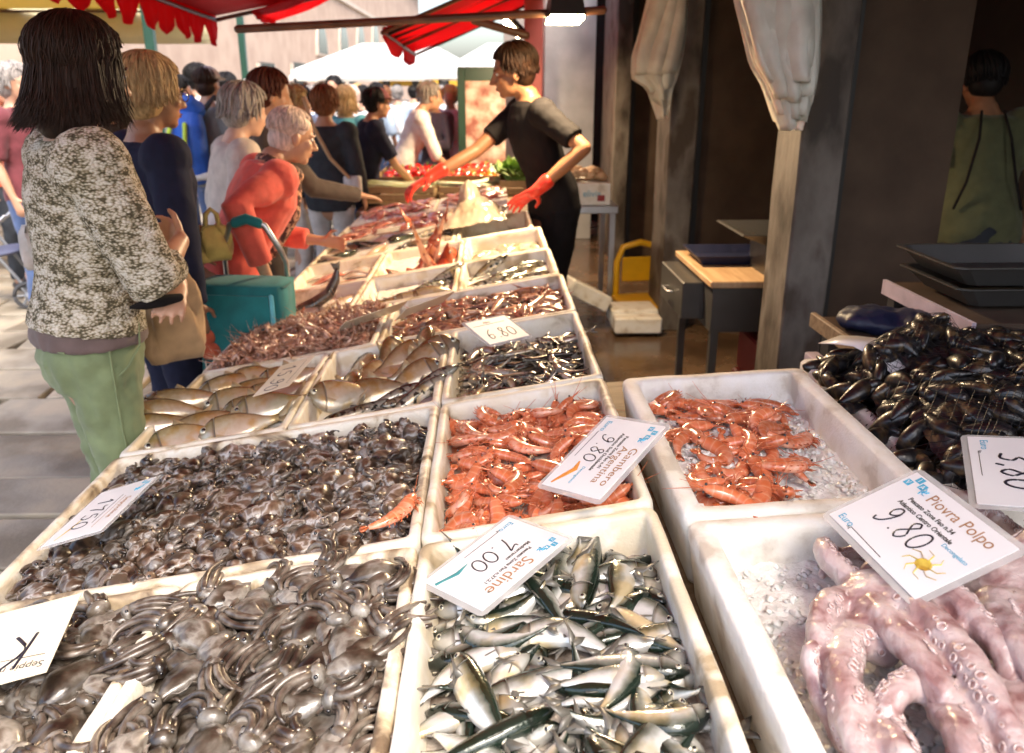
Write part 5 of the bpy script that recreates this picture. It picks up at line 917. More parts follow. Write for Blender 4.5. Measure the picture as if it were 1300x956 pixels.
def on_person(i, name, mb, m, label=None, cat=None):
    ro = PEOPLE[i][0]; o = mb.build(name, m, None if label else ro)
    if label: o.matrix_world = Matrix.Translation(ro.location) @ Matrix.Rotation(ro.rotation_euler.z, 4, 'Z'); tag(o, label, cat)
    return o
# caps, rucksack, shoulder bag
def cap(i, m, name='cap'):
    hp_ = PEOPLE[i][2]; s_ = MB(); H3 = Matrix.Identity(3); ring = []
    for q in range(7):
        th = q / 6 * 1.55; ring.append([tuple(hp_((.094 * math.sin(th + .02) * math.cos(a), -.012 + .112 * math.sin(th + .02) * math.sin(a), .045 + .095 * math.cos(th)))) for a in (2 * math.pi * k / 18 for k in range(18))])
    s_.loft(ring); br = [(-.075, .07), (-.065, .125), (0, .165), (.065, .125), (.075, .07)]; n = len(br)
    v = [tuple(hp_((x, y, .050 - (y - .07) * .2))) for x, y in br] + [tuple(hp_((x, y, .056 - (y - .07) * .2))) for x, y in br]; s_.add(v, [tuple(range(n - 1, -1, -1)), tuple(range(n, 2 * n))] + [(k, (k + 1) % n, n + (k + 1) % n, n + k) for k in range(n)]); on_person(i, name, s_, m)
cap(0, 'white_cloth'); cap(8, 'black_cloth'); cap(5, 'maroon')
for nm, c in dict(pack_blue=(.015, .10, .50), pack_lime=(.45, .62, .05)).items(): mat(nm, c, scale=30, rough=.55, bump=.2, bscale=200)
ro = PEOPLE[0][0]; s_ = ro['_h']; rk = empty('rucksack', ro.location + Vector((0, 0, 0)), ro.rotation_euler.z, 'large blue rucksack with lime zips on the back of the man in the white cap', 'rucksack')
m = MB(); m.tube([(0, -.22, .92), (0, -.25, 1.08), (0, -.24, 1.24), (0, -.21, 1.32)], [(.13, .09), (.14, .11), (.13, .10), (.10, .07)], 16, side=(1, 0, 0)); remesh(m.build('bag_body', 'pack_blue', rk), .012, 2)
m = MB(); m.tube([(0, -.20, 1.36), (0, -.24, 1.40)], [(.12, .08), (.10, .06)], 14, side=(1, 0, 0)); remesh(m.build('top_lid', 'pack_blue', rk), .012, 2)
for g in (1, -1): MB().tube([(g * .06, -.365, .98), (g * .075, -.38, 1.15), (g * .06, -.345, 1.26)], [.016] * 3, 8).build('zip_trim', 'pack_lime', rk); MB().tube([(g * .11, -.14, 1.0), (g * .14, .10, 1.15), (g * .13, .13, 1.30), (g * .10, -.05, 1.44), (g * .09, -.15, 1.36)], [.02] * 5, 8).build('strap', 'dark_grey', rk)
MB().tube([(-.16, -.22, .90), (0, -.30, .88), (.16, -.22, .90)], [.03] * 3, 8).build('hip_belt', 'off_white', rk)
ro = PEOPLE[4][0]; bg_ = empty('shoulder_bag', ro.location, ro.rotation_euler.z, 'small white cross body bag with a tan strap on the grey jumper', 'bag')
m = MB(); m.box((.14, -.10, .78), (.26, -.04, .93), bev=.012); m.build('pouch', 'off_white', bg_); MB().tube([(-.10, -.10, 1.44), (-.02, -.155, 1.25), (.09, -.165, 1.05), (.19, -.11, .92)], [(.014, .004)] * 4, 6, side=(1, 0, .4)).build('strap', 'bag_tan', bg_)
# ---- shop assistant in the dark doorway, seen from behind
x, _ = spot(1250, 200, 3.7)
ro, tp, hp_, wr = person('shop assistant in an olive shirt and dark apron seen from behind in the doorway', x, 3.7, 1.66, 82, lean=12, skin='skin_tan', hair=('short', 'hair_black'), top=('olive_shirt', .84, .36, .03), bottom=('black_cloth', 'trousers'), fem=False, wide=1.12, nod=15)
m = MB()
for g in (1, -1): m.tube([tp((g * .05, -.11, 1.43)), tp((g * .07, -.155, 1.30)), tp((g * .11, -.15, 1.10)), tp((g * .15, -.13, .98))], .006, 6)
m.build('apron_strap', 'black_cloth', ro); m = MB(); m.tube([tp((0, 0, .98)), tp((0, -.005, .90)), tp((0, 0, .60))], [(.172, .135), (.205, .155), (.215, .16)], 20, side=(1, 0, 0), round_=False); remesh(m.build('apron', 'dark_grey', ro), .012, 3)
# ---- tan cloth bag, paper bag, trolley, pushchair
def soft_bag(name, c, w_, d, h, m, rz, label, cat='bag'):
    mb = MB(); rings = []
    for i in range(9):
        t = i / 8; k = float(np.interp(t, [0, .1, .5, .85, 1], [.8, 1, .95, .8, .55])); rings.append([(w_ / 2 * k * math.copysign(abs(math.cos(a)) ** .6, math.cos(a)) + .012 * math.sin(5 * a + 4 * t), d / 2 * k * math.copysign(abs(math.sin(a)) ** .6, math.sin(a)) + .010 * math.sin(3 * a + 7 * t), t * h) for a in (2 * math.pi * q / 24 for q in range(24))])
    mb.loft(rings); o = empty(name, c, rz, label, cat); mb.build('bag_body', m, o)
    for g in (1, -1): MB().tube([(-w_ * .2, g * d * .12, h * .97), (-w_ * .16, g * d * .1, h * 1.3), (0, g * d * .08, h * 1.45), (w_ * .16, g * d * .1, h * 1.3), (w_ * .2, g * d * .12, h * .97)], .008, 6).build('handle', m, o)
    return o
p = atY(222, 430, 2.28); soft_bag('shopping_bag', (p.x, 2.28, p.z - .06), .17, .10, .26, 'bag_tan', R(35), 'tan cloth shopping bag hanging behind the knit cardigan')
p = atY(272, 310, 2.92); soft_bag('shopping_bag', (p.x, 2.92, p.z - .06), .12, .07, .13, 'yellow_cloth', R(30), 'yellow bag between the navy blazer and the coral cardigan')
p = atY(262, 428, 2.75); m = MB(); m.ell((0, 0, 0), (.035, .03, .035), 0, 12, 8); m.ell((.01, .0, -.05), (.04, .035, .035), 0, 12, 8); tag(m.build('tomato_bag', 'orange_red', loc=(p.x, 2.75, p.z)), 'small red bundle hanging below the tan bag', 'bundle')
p = atY(52, 320, 2.6); soft_bag('tote_bag', (p.x, 2.6, p.z - .05), .10, .07, .14, 'beige_cloth', R(40), 'beige tote bag behind the knit cardigan')
mat('steel', (.55, .55, .56), rough=.3, metal=.9); mat('grey_plastic', (.22, .23, .25), rough=.5); mat('rubber', (.05, .05, .055), rough=.7); mat('stripe_blue', (.10, .11, .18), rough=.8)
tx, ty = atY(318, 400, 2.86).x, 2.86
tr = empty('shopping_trolley', (tx, ty, 0), R(-8), 'teal shopping trolley with a silver handle held by the woman in coral', 'trolley')
m = MB(); m.loft([[(sx * (.145 + .012 * t), sy * (.10 + .012 * t) - .02 * t, .16 + .52 * t) for sx, sy in ((-1, -1), (-.3, -1.12), (.3, -1.12), (1, -1), (1.05, 0), (1, 1), (0, 1.05), (-1, 1), (-1.05, 0))] for t in (0, .05, .35, .7, 1)]); m.build('bag_body', 'teal_cloth', tr, True)
m = MB(); m.tube([(-.11, -.02, .675), (.11, -.02, .675)], [(.118, .016)] * 2, 18, side=(0, 1, 0)); m.build('flap', 'teal_cloth', tr)
m = MB(); m.loft([[(-.14 + .28 * q, -.155, .66), (-.14 + .28 * q, -.165, .66), (-.14 + .28 * q, -.158, .46), (-.14 + .28 * q, -.150, .46)] for q in (0, 1)]); m.build('front_flap', 'teal_cloth', tr, False)
for g in (1, -1): MB().tube([(g * .145, -.150, .24), (g * .150, -.162, .66)], [(.010, .004)] * 2, 6, side=(1, 0, 0)).build('binding', 'cyan_cloth', tr)
m = MB(); m.ell((0, -.165, .50), (.04, .006, .022), 0, 12, 8); m.build('emblem', 'off_white', tr)
m = MB(); m.tube([(-.125, .12, .1), (-.125, .11, .72), (-.118, .08, .76), (-.07, .06, .835), (0, .055, .855), (.07, .06, .835), (.118, .08, .76), (.125, .11, .72), (.125, .12, .1)], .011, 8); m.build('handle', 'steel', tr)
MB().tube([(-.05, .058, .842), (0, .055, .855), (.05, .058, .842)], .016, 8).build('handle_grip', 'teal_cloth', tr)
def wheel(par, c, r, w_, axis='X'):
    m = MB(); m.tube([(0, r * .86 * math.cos(a), r * .86 * math.sin(a)) for a in (2 * math.pi * q / 20 for q in range(21))], [(w_ / 2, r * .14)] * 21, 8, side=(1, 0, 0), round_=False); t_ = m.build('wheel', 'rubber', par, loc=c); t_.rotation_euler = (0, 0, axis)
    h_ = MB(); h_.tube([(-w_ * .4, 0, 0), (w_ * .4, 0, 0)], r * .25, 12)
    for q in range(6): a = q * math.pi / 3; h_.tube([(0, 0, 0), (0, r * .82 * math.cos(a), r * .82 * math.sin(a))], [r * .09] * 2, 6)
    h_.build('rim', 'grey_plastic', t_); return t_
tr.scale = (.95, .8, 1.24)
for g in (1, -1): wheel(tr, (g * .16, .10, .09), .09, .03, 0)
# pushchair at the frame edge
q = atZ(28, 378, .10); pc = empty('pushchair', (q.x - .18, q.y, 0), R(20), 'folding pushchair with dark striped seat and grey wheels', 'pushchair')
wheel(pc, (.20, 0, .10), .10, .04, R(90)); wheel(pc, (.20, .42, .10), .10, .04, R(90)); wheel(pc, (-.36, .02, .10), .10, .04, R(90)); wheel(pc, (-.36, .40, .10), .10, .04, R(90))
for yy in (.02, .40): MB().tube([(.20, yy, .13), (-.02, yy, .52), (-.34, yy, 1.0)], .012, 8).build('frame_tube', 'grey_plastic', pc); MB().tube([(-.36, yy, .12), (-.05, yy, .5), (.14, yy, .66)], .012, 8).build('frame_tube', 'steel', pc)
m = MB(); m.tube([(.12, .21, .40), (-.05, .21, .38), (-.18, .21, .60), (-.26, .21, .95)], [(.17, .03), (.18, .04), (.18, .03), (.16, .02)], 14, side=(0, 1, 0)); remesh(m.build('seat', 'stripe_blue', pc), .015, 2)
MB().tube([(-.36, .02, .1), (-.36, .4, .1)], .010, 8).build('axle', 'steel', pc); MB().tube([(.2, .0, .1), (.2, .42, .1)], .010, 8).build('axle', 'steel', pc)
# ================================================================ ground
mat('paving_stone', [(.36, (.22, .18, .125)), (.5, (.36, .31, .235)), (.64, (.47, .385, .27))], scale=3, rough=.65, bump=.5, bscale=60, vary=.28, detail=8, bdist=.006)
mat('paving_joint', (.06, .055, .05), scale=20, rough=.9); mat('shop_floor', [(.35, (.06, .035, .02)), (.65, (.16, .10, .06))], scale=3, rough=.25, bump=.2, bscale=30, rvar=.2, coat=.4)
gr = MB(); gr.add([(-90, -30, -.035), (60, -30, -.035), (60, 160, -.035), (-90, 160, -.035)], [(0, 1, 2, 3)]); gr = tag(gr.build('ground', 'paving_joint'), 'grey paved market street', None, None, 'structure')
rg = random.Random(4); yy = 1.6
while yy < 13:
    dy = rg.uniform(.30, .46); x = -7.5 + rg.uniform(0, .5)
    while x < -.3 if yy < 6 else x < .2:
        wx = rg.uniform(.35, .85); sk = rg.uniform(-.04, .04)
        if x > -1.15 * yy - .9 and x < -.25 * yy + .9:
            m = MB(); g = .011; z1 = rg.uniform(-.004, .003); tl = rg.uniform(-.003, .003)
            def q(o, z): return [(x + g + o + sk, yy + g + o, z), (x + wx - g - o + sk * .4, yy + g + o, z + tl), (x + wx - g - o - sk, yy + dy - g - o, z + tl), (x + g + o - sk, yy + dy - g - o, z)]
            m.loft([q(0, -.04), q(0, z1 - .005), q(.005, z1)]); m.build('paving_stone', 'paving_stone', gr, False)
        x += wx
    yy += dy
m = MB(); m.add([(-7.5, 1, -.012), (3, 1, -.012), (3, 1.55, -.012), (-7.5, 1.55, -.012)], [(0, 1, 2, 3)]); m.add([(-60, 13.2, -.008), (3, 13.2, -.008), (3, 120, -.008), (-60, 120, -.008)], [(0, 1, 2, 3)]); tag(m.build('street', 'paving_stone'), 'stone paving further down the market street', None, None, 'structure')
m = MB(); m.add([(.62, -1, -.004), (4.2, -1, -.004), (4.2, 14, -.004), (.62, 14, -.004)], [(0, 1, 2, 3)]); tag(m.build('shop_floor', 'shop_floor'), 'wet brown floor of the fish shop', None, None, 'structure')
# ================================================================ shop on the vendor's side: pillars, partitions, dark room
mat('stone_pillar', [(.36, (.035, .026, .02)), (.45, (.095, .078, .065)), (.56, (.15, .13, .112)), (.66, (.065, .046, .034))], scale=5, rough=.75, bump=.5, bscale=30, detail=10, stretch=(1, 1, .5), bdist=.008)
mat('brown_panel', [(.3, (.065, .044, .032)), (.7, (.10, .068, .048))], scale=5, rough=.9, spec=.1, bump=.15, bscale=25); mat('black_paint', (.012, .010, .009), rough=.5); mat('dark_room', (.030, .022, .018), rough=.8); mat('grey_render', [(.35, (.34, .34, .35)), (.65, (.48, .48, .49))], scale=3, rough=.7, bump=.2, bscale=30)  # room walls and ceiling coloured near black to stand in for its gloom
mat('redlit_post', (.30, .07, .06), scale=6, rough=.6); mat('concrete_cap', (.35, .30, .26), scale=6, rough=.8)  # post given a red base colour for the red light on it
def column(pl, pc, pr, py, X, label, panel, pw=.62, top=3.2):
    c = atX(pc, py, X); yf = atX(pl, py, X).y; xr = atY(pr, py, c.y).x; o = empty('pillar', (X, c.y, 0), 0, label, 'pillar', 'stone pillars of the fish shop')
    m = MB(); n = 14; rings = []
    for i in range(n + 1):
        z = top * i / n; j = lambda k: .006 * noise.noise(Vector((k * 3.3, z * 3, X * 5 + c.y)))
        w_, d = xr - X, yf - c.y; r = .008; rings.append([(j(1) + r, j(2), z), (w_ * .5, j(3), z), (w_ - r + j(4), j(5), z), (w_ + j(6), r, z), (w_ + j(7), d * .5, z), (w_ + j(8), d - r, z), (w_ - r, d + j(9), z), (r, d + j(10), z), (j(11), d - r, z), (j(12), d * .5, z), (j(13), r, z)])
    m.loft(rings); m.build('shaft', 'stone_pillar', o, False)
    pn = empty('partition', (xr, c.y + .10, 0), 0, panel, 'partition wall', 'brown partitions behind the pillars'); x2 = xr
    MB().box((.004, .0, 0), (.055, .05, top)).build('black_strip', 'black_paint', pn, False); MB().box((.056, .02, 0), (.056 + pw, .06, top)).build('panel', 'brown_panel', pn, False)  # black strip between the shaft and the panel
    return c.y, xr, yf
XP = 1.10
p3y, p3x, p3f = column(974, 1004, 1059, 300, XP, 'grey stone pillar with the big bundle of plastic bags hanging on it', 'brown partition beside the dark doorway', .40)
p2y, p2x, p2f = column(827, 843, 876, 300, XP, 'weathered stone pillar behind the wooden counter with a drawer', 'brown partition behind the wooden counter')
p1y, p1x, p1f = column(764, 780, 800, 150, XP, 'lamp lit stone pillar behind the vendor and the steel table', 'brown partition behind the yellow chair')
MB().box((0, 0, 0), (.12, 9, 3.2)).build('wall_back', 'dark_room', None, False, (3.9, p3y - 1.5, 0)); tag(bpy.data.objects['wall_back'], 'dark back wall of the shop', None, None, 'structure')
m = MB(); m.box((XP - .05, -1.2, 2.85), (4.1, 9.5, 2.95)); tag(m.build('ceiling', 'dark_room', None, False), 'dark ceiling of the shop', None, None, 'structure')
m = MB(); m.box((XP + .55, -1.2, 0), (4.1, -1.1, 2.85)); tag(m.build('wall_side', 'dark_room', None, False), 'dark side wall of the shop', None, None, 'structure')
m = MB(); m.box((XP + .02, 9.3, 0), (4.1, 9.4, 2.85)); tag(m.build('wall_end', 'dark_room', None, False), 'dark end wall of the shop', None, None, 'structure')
m = MB(); m.box((XP - .02, -1.2, 2.45), (XP + .12, 9.4, 2.86)); tag(m.build('lintel', 'stone_pillar', None, False), 'stone lintel over the shop openings', 'lintel')
# grey rendered end wall and post tinted as if lit red
a = atY(690, 200, 8.2); b = atY(752, 200, 8.2); m = MB(); m.box((a.x, 8.2, 0), (b.x, 8.4, 3.4)); tag(m.build('grey_wall', 'grey_render', None, False), 'light grey rendered wall beyond the vendor', 'wall')
a = atY(666, 100, 7.6); b = atY(689, 100, 7.6); m = MB(); m.box((a.x, 7.6, 0), (b.x, 7.75, 3.4), bev=.01); tag(m.build('redlit_post', 'redlit_post', None, False), 'post behind the vendor tinted as if lit red', 'post')
a = atY(640, 100, 9.6); m = MB(); m.box((a.x, 9.6, 0), (a.x + 2.5, 9.8, 4.5)); tag(m.build('building_wall', 'concrete_cap', None, False), 'plain wall closing the lane behind the grey wall', 'wall')
# lamps on a pole
mat('lamp_glow', (1, .80, .45), emis=((1, .74, .38), 30)); mat('pole_brown', [(.35, (.08, .035, .02)), (.65, (.16, .07, .04))], scale=10, rough=.4)
YL = 4.0; a = atY(302, 37, YL); b = atY(766, 13, YL)
tag(MB().tube([a, (a + b) / 2, b], .019, 10).build('awning_pole', 'pole_brown'), 'long brown awning pole crossing above the stall', 'pole')
a = atY(602, 26, YL + .6); b = atY(668, 45, YL + .6); tag(MB().tube([a, b], .022, 10).build('awning_strut', 'pole_brown'), 'short slanting strut under the awning pole', 'strut')
p = atY(717, 24, YL - .02); lp = empty('flood_lamp', p, R(5), 'black flood lamp with a glowing face hanging from the awning pole', 'lamp')
m = MB(); m.loft([[(sx * (.085 - .02 * t), sy * (.075 - .02 * t), .13 * t) for sx, sy in ((-1, -1), (1, -1), (1, 1), (-1, 1))] for t in (0, 1)]); m.build('housing', 'black_paint', lp, False, loc=(0, 0, .004))
m = MB(); m.box((-.078, -.075, -.012), (.078, .068, .002)); m.build('glass', 'lamp_glow', lp, False, mtx=Matrix.Rotation(R(-8), 4, 'X')); MB().tube([(0, 0, .12), (0, 0, .17)], .012, 8).build('bracket', 'black_paint', lp)
def lamp(loc, w_, size, col=(1, .74, .44), spread=None):
    l = bpy.data.lights.new('lamp_light', 'AREA'); l.energy = w_; l.size = size; l.color = col
    if spread: l.spread = spread
    o = bpy.data.objects.new('lamp_light', l); COL.objects.link(o); o.location = loc; return o
lo = lamp(p + Vector((0, 0, -.03)), 18, .14); lo.rotation_euler = (R(-35), R(12), 0)
p = atY(650, 36, 6.6); m = MB(); m.tube([(-.05, 0, .05), (.05, 0, -.05)], .022, 10); l2 = empty('tube_lamp', p, 0, 'small glowing tube lamp under the far awning', 'lamp'); m.build('glass', 'lamp_glow', l2); MB().tube([(-.02, .03, .07), (.08, .03, -.03)], .035, 8).build('housing', 'black_paint', l2); lamp(p + Vector((-.05, -.05, -.08)), 16, .10)
# bundles of plastic bags
mat('bag_white', [(.35, (.58, .53, .46)), (.65, (.72, .68, .60))], scale=9, rough=.4, bump=.3, bscale=25, sss=.15, bdist=.01)
def bundle(rows, Y, label, flip=1, n=9):
    o = empty('bag_bundle', atY((rows[0][1] + rows[0][2]) / 2, rows[0][0], Y), 0, label, 'plastic bags', 'bundles of plastic bags'); org = Vector(o.location); rg = random.Random(label)
    ys = [r_[0] for r_ in rows]; y0, y1 = ys[0], ys[-1]
    for k in range(n):      # thin limp sheets hanging one behind the other
        f = k / (n - 1); hem = y1 - (y1 - y0) * (.34 * f * rg.uniform(.7, 1.1)); m = MB(); nu, nv = 18, 22; vv = []; skew = rg.uniform(-.25, .25) * (y1 - y0) * .25; ph = rg.uniform(0, 6)
        for j in range(nv + 1):
            for i in range(nu + 1):
                u = i / nu; py = y0 + (hem + skew * (u - .5) * 2 - y0) * (j / nv); py = min(y1, py); xl = float(np.interp(py, ys, [r_[1] for r_ in rows])); xr = float(np.interp(py, ys, [r_[2] for r_ in rows])); mid = (xl + xr) / 2; hw = (xr - xl) / 2 * (1 - .10 * f * rg.uniform(.8, 1.0) if i == 0 else 1 - .09 * f)
                p = atY(mid + hw * (2 * u - 1), py, Y) - org; t = j / nv
                fold = .050 * (1 - (2 * u - 1) ** 2) * (1 if flip > 0 else .8) + .016 * math.sin(u * 9 + ph + t * 2.2) * (.4 + t) + .012 * noise.noise(Vector((u * 4, t * 3, k * 2.7)))
                vv.append((p.x, -fold - .007 * k * (.4 + .6 * t) + .04, p.z))
        m.add(vv, [(j * (nu + 1) + i, j * (nu + 1) + i + 1, (j + 1) * (nu + 1) + i + 1, (j + 1) * (nu + 1) + i) for j in range(nv) for i in range(nu)]); b_ = m.build('bag', 'bag_white', o); b_.modifiers.new('t', 'SOLIDIFY').thickness = .0012
    return o
bundle([(-60, 938, 1052), (0, 936, 1048), (40, 946, 1046), (80, 956, 1043), (110, 974, 1038), (140, 984, 1030), (166, 994, 1022)], p3y - .10, 'thick bundle of cream plastic bags hanging on the grey pillar')
bundle([(-60, 826, 880), (0, 822, 876), (40, 812, 874), (70, 803, 870), (100, 802, 862), (112, 822, 856), (135, 830, 852), (152, 836, 848)], p2y - .10, 'slim bundle of white plastic bags hanging on the weathered pillar', -1, 6)
# wooden counter with drawer
mat('counter_wood', [(.35, (.40, .24, .12)), (.65, (.54, .36, .20))], scale=5, rough=.5, stretch=(8, 1, 1)); mat('dark_metal', (.10, .095, .09), rough=.4, metal=.5); mat('blue_sack', (.012, .016, .05), rough=.5, bump=.5, bscale=20); mat('yellow_plastic', (.75, .42, .01), rough=.4); mat('red_crate', (.30, .02, .02), rough=.5); mat('brass', (.55, .33, .08), rough=.35, metal=.8)
zc = .70; a = atZ(852, 318, zc); b = atZ(903, 358, zc); ct = empty('counter', (b.x, b.y, 0), 0, 'wooden topped counter with a half open drawer between the pillars', 'counter'); dl = a.y - b.y
MB().box((0, 0, zc - .03), (.75, dl, zc), bev=.004).build('counter_top', 'counter_wood', ct, False); MB().box((.02, .03, zc - .24), (.74, dl - .02, zc - .032)).build('cabinet', 'dark_metal', ct, False)
dr = MB().box((-.08, dl * .25, zc - .22), (.10, dl * .92, zc - .045), bev=.004).build('drawer', 'dark_metal', ct, False); MB().tube([(-.085, dl * .5, zc - .13), (-.11, dl * .5, zc - .13), (-.11, dl * .66, zc - .13), (-.085, dl * .66, zc - .13)], .006, 6).build('handle', 'steel', dr)
for lx in (.03, .70):
    for ly in (.05, dl - .06): MB().box((lx, ly, 0), (lx + .035, ly + .035, zc - .23)).build('leg', 'dark_metal', ct, False)
m = MB(); m.loft([[(.20 + sx * k, dl * .65 + sy * k * .8, zc + h_) for sx, sy in ((-1, -1), (1, -1), (1, 1), (-1, 1))] for k, h_ in ((.15, .003), (.19, .05), (.18, .05), (.14, .012))]); tag(m.build('tray', 'blue_sack', None, False, loc=(b.x, b.y, 0)), 'dark blue tray on the wooden counter', 'tray')
m = MB(); m.loft([[(.42 + sx * k, dl * .3 + sy * k * .7, zc + h_) for sx, sy in ((-1, -1), (1, -1), (1, 1), (-1, 1))] for k, h_ in ((.15, .003), (.16, .14), (.30, .20), (.29, .205), (.13, .15))]); tag(m.build('weighing_scale', 'dark_metal', None, False, loc=(b.x, b.y, 0)), 'dark weighing scale on the wooden counter', 'scale')
for k in range(2): m = MB(); m.box((0, 0, 0), (.36, .28, .20), bev=.01); tag(m.build('crate', 'red_crate', None, False, loc=(b.x + .22 + .02 * k, b.y + .02, .0 + .203 * k)), ('red plastic crate on the floor under the counter', 'red plastic crate stacked under the counter top')[k], 'crate')
# nearer counter with sack and steel pans
zc2 = .88; a = atZ(1036, 402, zc2); c2 = empty('counter', (a.x, a.y, 0), 0, 'low counter with pale wooden edge rails beside the mussels', 'counter')
MB().box((0, -.75, zc2 - .03), (1.3, 0, zc2), bev=.003).build('counter_top', 'brown_panel', c2, False); MB().box((-.018, -.76, zc2 - .03), (-.001, .002, zc2 + .014), bev=.003).build('edge_rail', 'wood_table', c2, False); MB().box((-.03, -.74, zc2 - .14), (0.01, -.02, zc2 - .10), bev=.003).build('edge_rail', 'lilac', c2, False)
for lx in (.02, 1.2):
    for ly in (-.70, -.06): MB().box((lx, ly, 0), (lx + .05, ly + .05, zc2 - .031)).build('leg', 'dark_metal', c2, False)
m = MB(); m.ell((.12, -.12, zc2 + .025), (.11, .10, .035), 0, 20, 10); m.ell((.20, -.16, zc2 + .025), (.08, .09, .04), 0, 16, 10); sk = remesh(m.build('sack', 'blue_sack', None, loc=(a.x, a.y, 0)), .012, 2, (.03, .06)); tag(sk, 'crumpled dark blue sack on the low counter', 'sack')
for k, (dx, dy, dz, lab) in enumerate(((.47, -.14, 1.035, 'wide steel pan standing on the rack by the mussels'), (.50, -.12, .975, 'steel pan under the top pan by the mussels'))):
    m = MB(); m.loft([[(sx * (w_ + .0), sy * w_ * .62, h_) for sx, sy in ((-1, -.9), (-.9, -1), (.9, -1), (1, -.9), (1, .9), (.9, 1), (-.9, 1), (-1, .9))] for w_, h_ in ((.20, 0), (.25, .05), (.262, .05), (.262, .054), (.246, .053), (.198, .006))]); tag(m.build('steel_pan', 'dark_metal', None, False, loc=(a.x + dx, a.y + dy, dz)), lab, 'pan', 'steel pans')
rk = empty('pan_rack', (a.x + .24, a.y - .36, 0), 0, 'wooden rack carrying the steel pans', 'rack'); MB().box((0, 0, .93), (.56, .44, .962), bev=.003).build('shelf', 'brown_panel', rk, False); MB().box((-.012, -.01, .925), (-.001, .45, .968)).build('edge_rail', 'lilac', rk, False)
for lx in (.0, .51):
    for ly in (0, .39): MB().box((lx, ly, zc2), (lx + .04, ly + .04, .929)).build('leg', 'dark_metal', rk, False)
# steel table with box of potatoes, foam boxes, yellow chair
Yt = 5.35; a = atY(712, 262, Yt); b = atY(772, 262, Yt); st = empty('steel_table', (a.x - .05, Yt, 0), 0, 'steel table behind the vendor with a box of potatoes on it', 'table'); wt = b.x - a.x + .12
MB().box((0, 0, a.z - .05), (wt, .55, a.z), bev=.004).build('table_top', 'steel', st, False)
for lx in (.01, wt - .05):
    for ly in (.02, .48): MB().box((lx, ly, 0), (lx + .035, ly + .035, a.z - .05)).build('leg', 'steel', st, False)
pb = empty('produce_box', (a.x - .02, Yt + .03, a.z), 0, 'white printed box heaped with potatoes', 'box'); wb = wt - .08
MB().box((0, 0, 0), (wb, .40, .15), bev=.006).build('box_body', 'polystyrene_clean', pb, False); text(pb, 'elivia', .20, .05, .06, 'print_cyan').rotation_euler = (R(90), 0, 0); bpy.context.view_layer.update()
pb.children[-1].location = (.17, -.003, .06); MB().box((wb - .09, -.004, .03), (wb - .04, -.001, .07)).build('red_mark', 'red_crate', pb, False)
mat('potato', [(.35, (.50, .30, .16)), (.65, (.70, .50, .32))], scale=14, rough=.7, vary=.15)
pm = []
for s2 in range(3): m = MB(); m.ell((0, 0, 0), (.042, .032, .027), 0, 12, 8); pm.append(m.mesh('potato', 'potato'))
hp = Heap(wb, .40, lambda u, v: .15 + .04 * np.sin(np.pi * np.clip(u / wb, 0, 1)) + 0 * v, rim=.15); pour(hp, Matrix.Translation(pb.location), pm, 46, 'potato', 'tan potato heaped in the printed box', 'potato', 'potatoes in the printed box', tries=4, xr=(.05, wb - .05), yr=(.05, .35), pct=60)
for k, (px, py, Z, rz, ry, lab) in enumerate(((742, 372, .30, 15, 28, 'tilted white foam box leaning under the steel table'), (802, 398, .22, 3, 0, 'white foam box standing below the yellow chair'), (806, 425, .02, 0, 0, 'pale foam box on the wet floor by the pillar'))):
    q_ = atY(px, py, 5.0 - .1 * (k > 1)); m = MB(); m.box((-.15, -.11, -.05), (.15, .11, .055), bev=.010); tag(m.build('foam_box', 'polystyrene_clean', None, False, mtx=Matrix.Translation((q_.x, q_.y, max(q_.z, .07))) @ Matrix.Rotation(R(rz), 4, 'Z') @ Matrix.Rotation(R(ry), 4, 'Y')), lab, 'foam box')
q_ = atY(812, 352, 4.95); ch = empty('plastic_chair', (q_.x + .07, 5.35, 0), R(8), 'yellow plastic chair with a rounded back behind the pillar', 'chair')
m = MB(); m.tube([(-.16, 0, q_.z - .22), (-.16, 0, q_.z + .02), (-.12, 0, q_.z + .12), (0, 0, q_.z + .15), (.12, 0, q_.z + .12), (.16, 0, q_.z + .02), (.16, 0, q_.z - .22)], .022, 10); m.build('back_frame', 'yellow_plastic', ch); MB().box((-.12, -.012, q_.z - .12), (.12, .012, q_.z + .05), bev=.008).build('backrest', 'yellow_plastic', ch, False); MB().box((-.19, -.36, q_.z - .25), (.19, .02, q_.z - .21), bev=.01).build('seat', 'yellow_plastic', ch, False)
for g in (1, -1):
    for yy in (-.33, -.01): MB().tube([(g * .16, yy, q_.z - .24), (g * .18, yy, 0)], .018, 8).build('leg', 'yellow_plastic', ch)
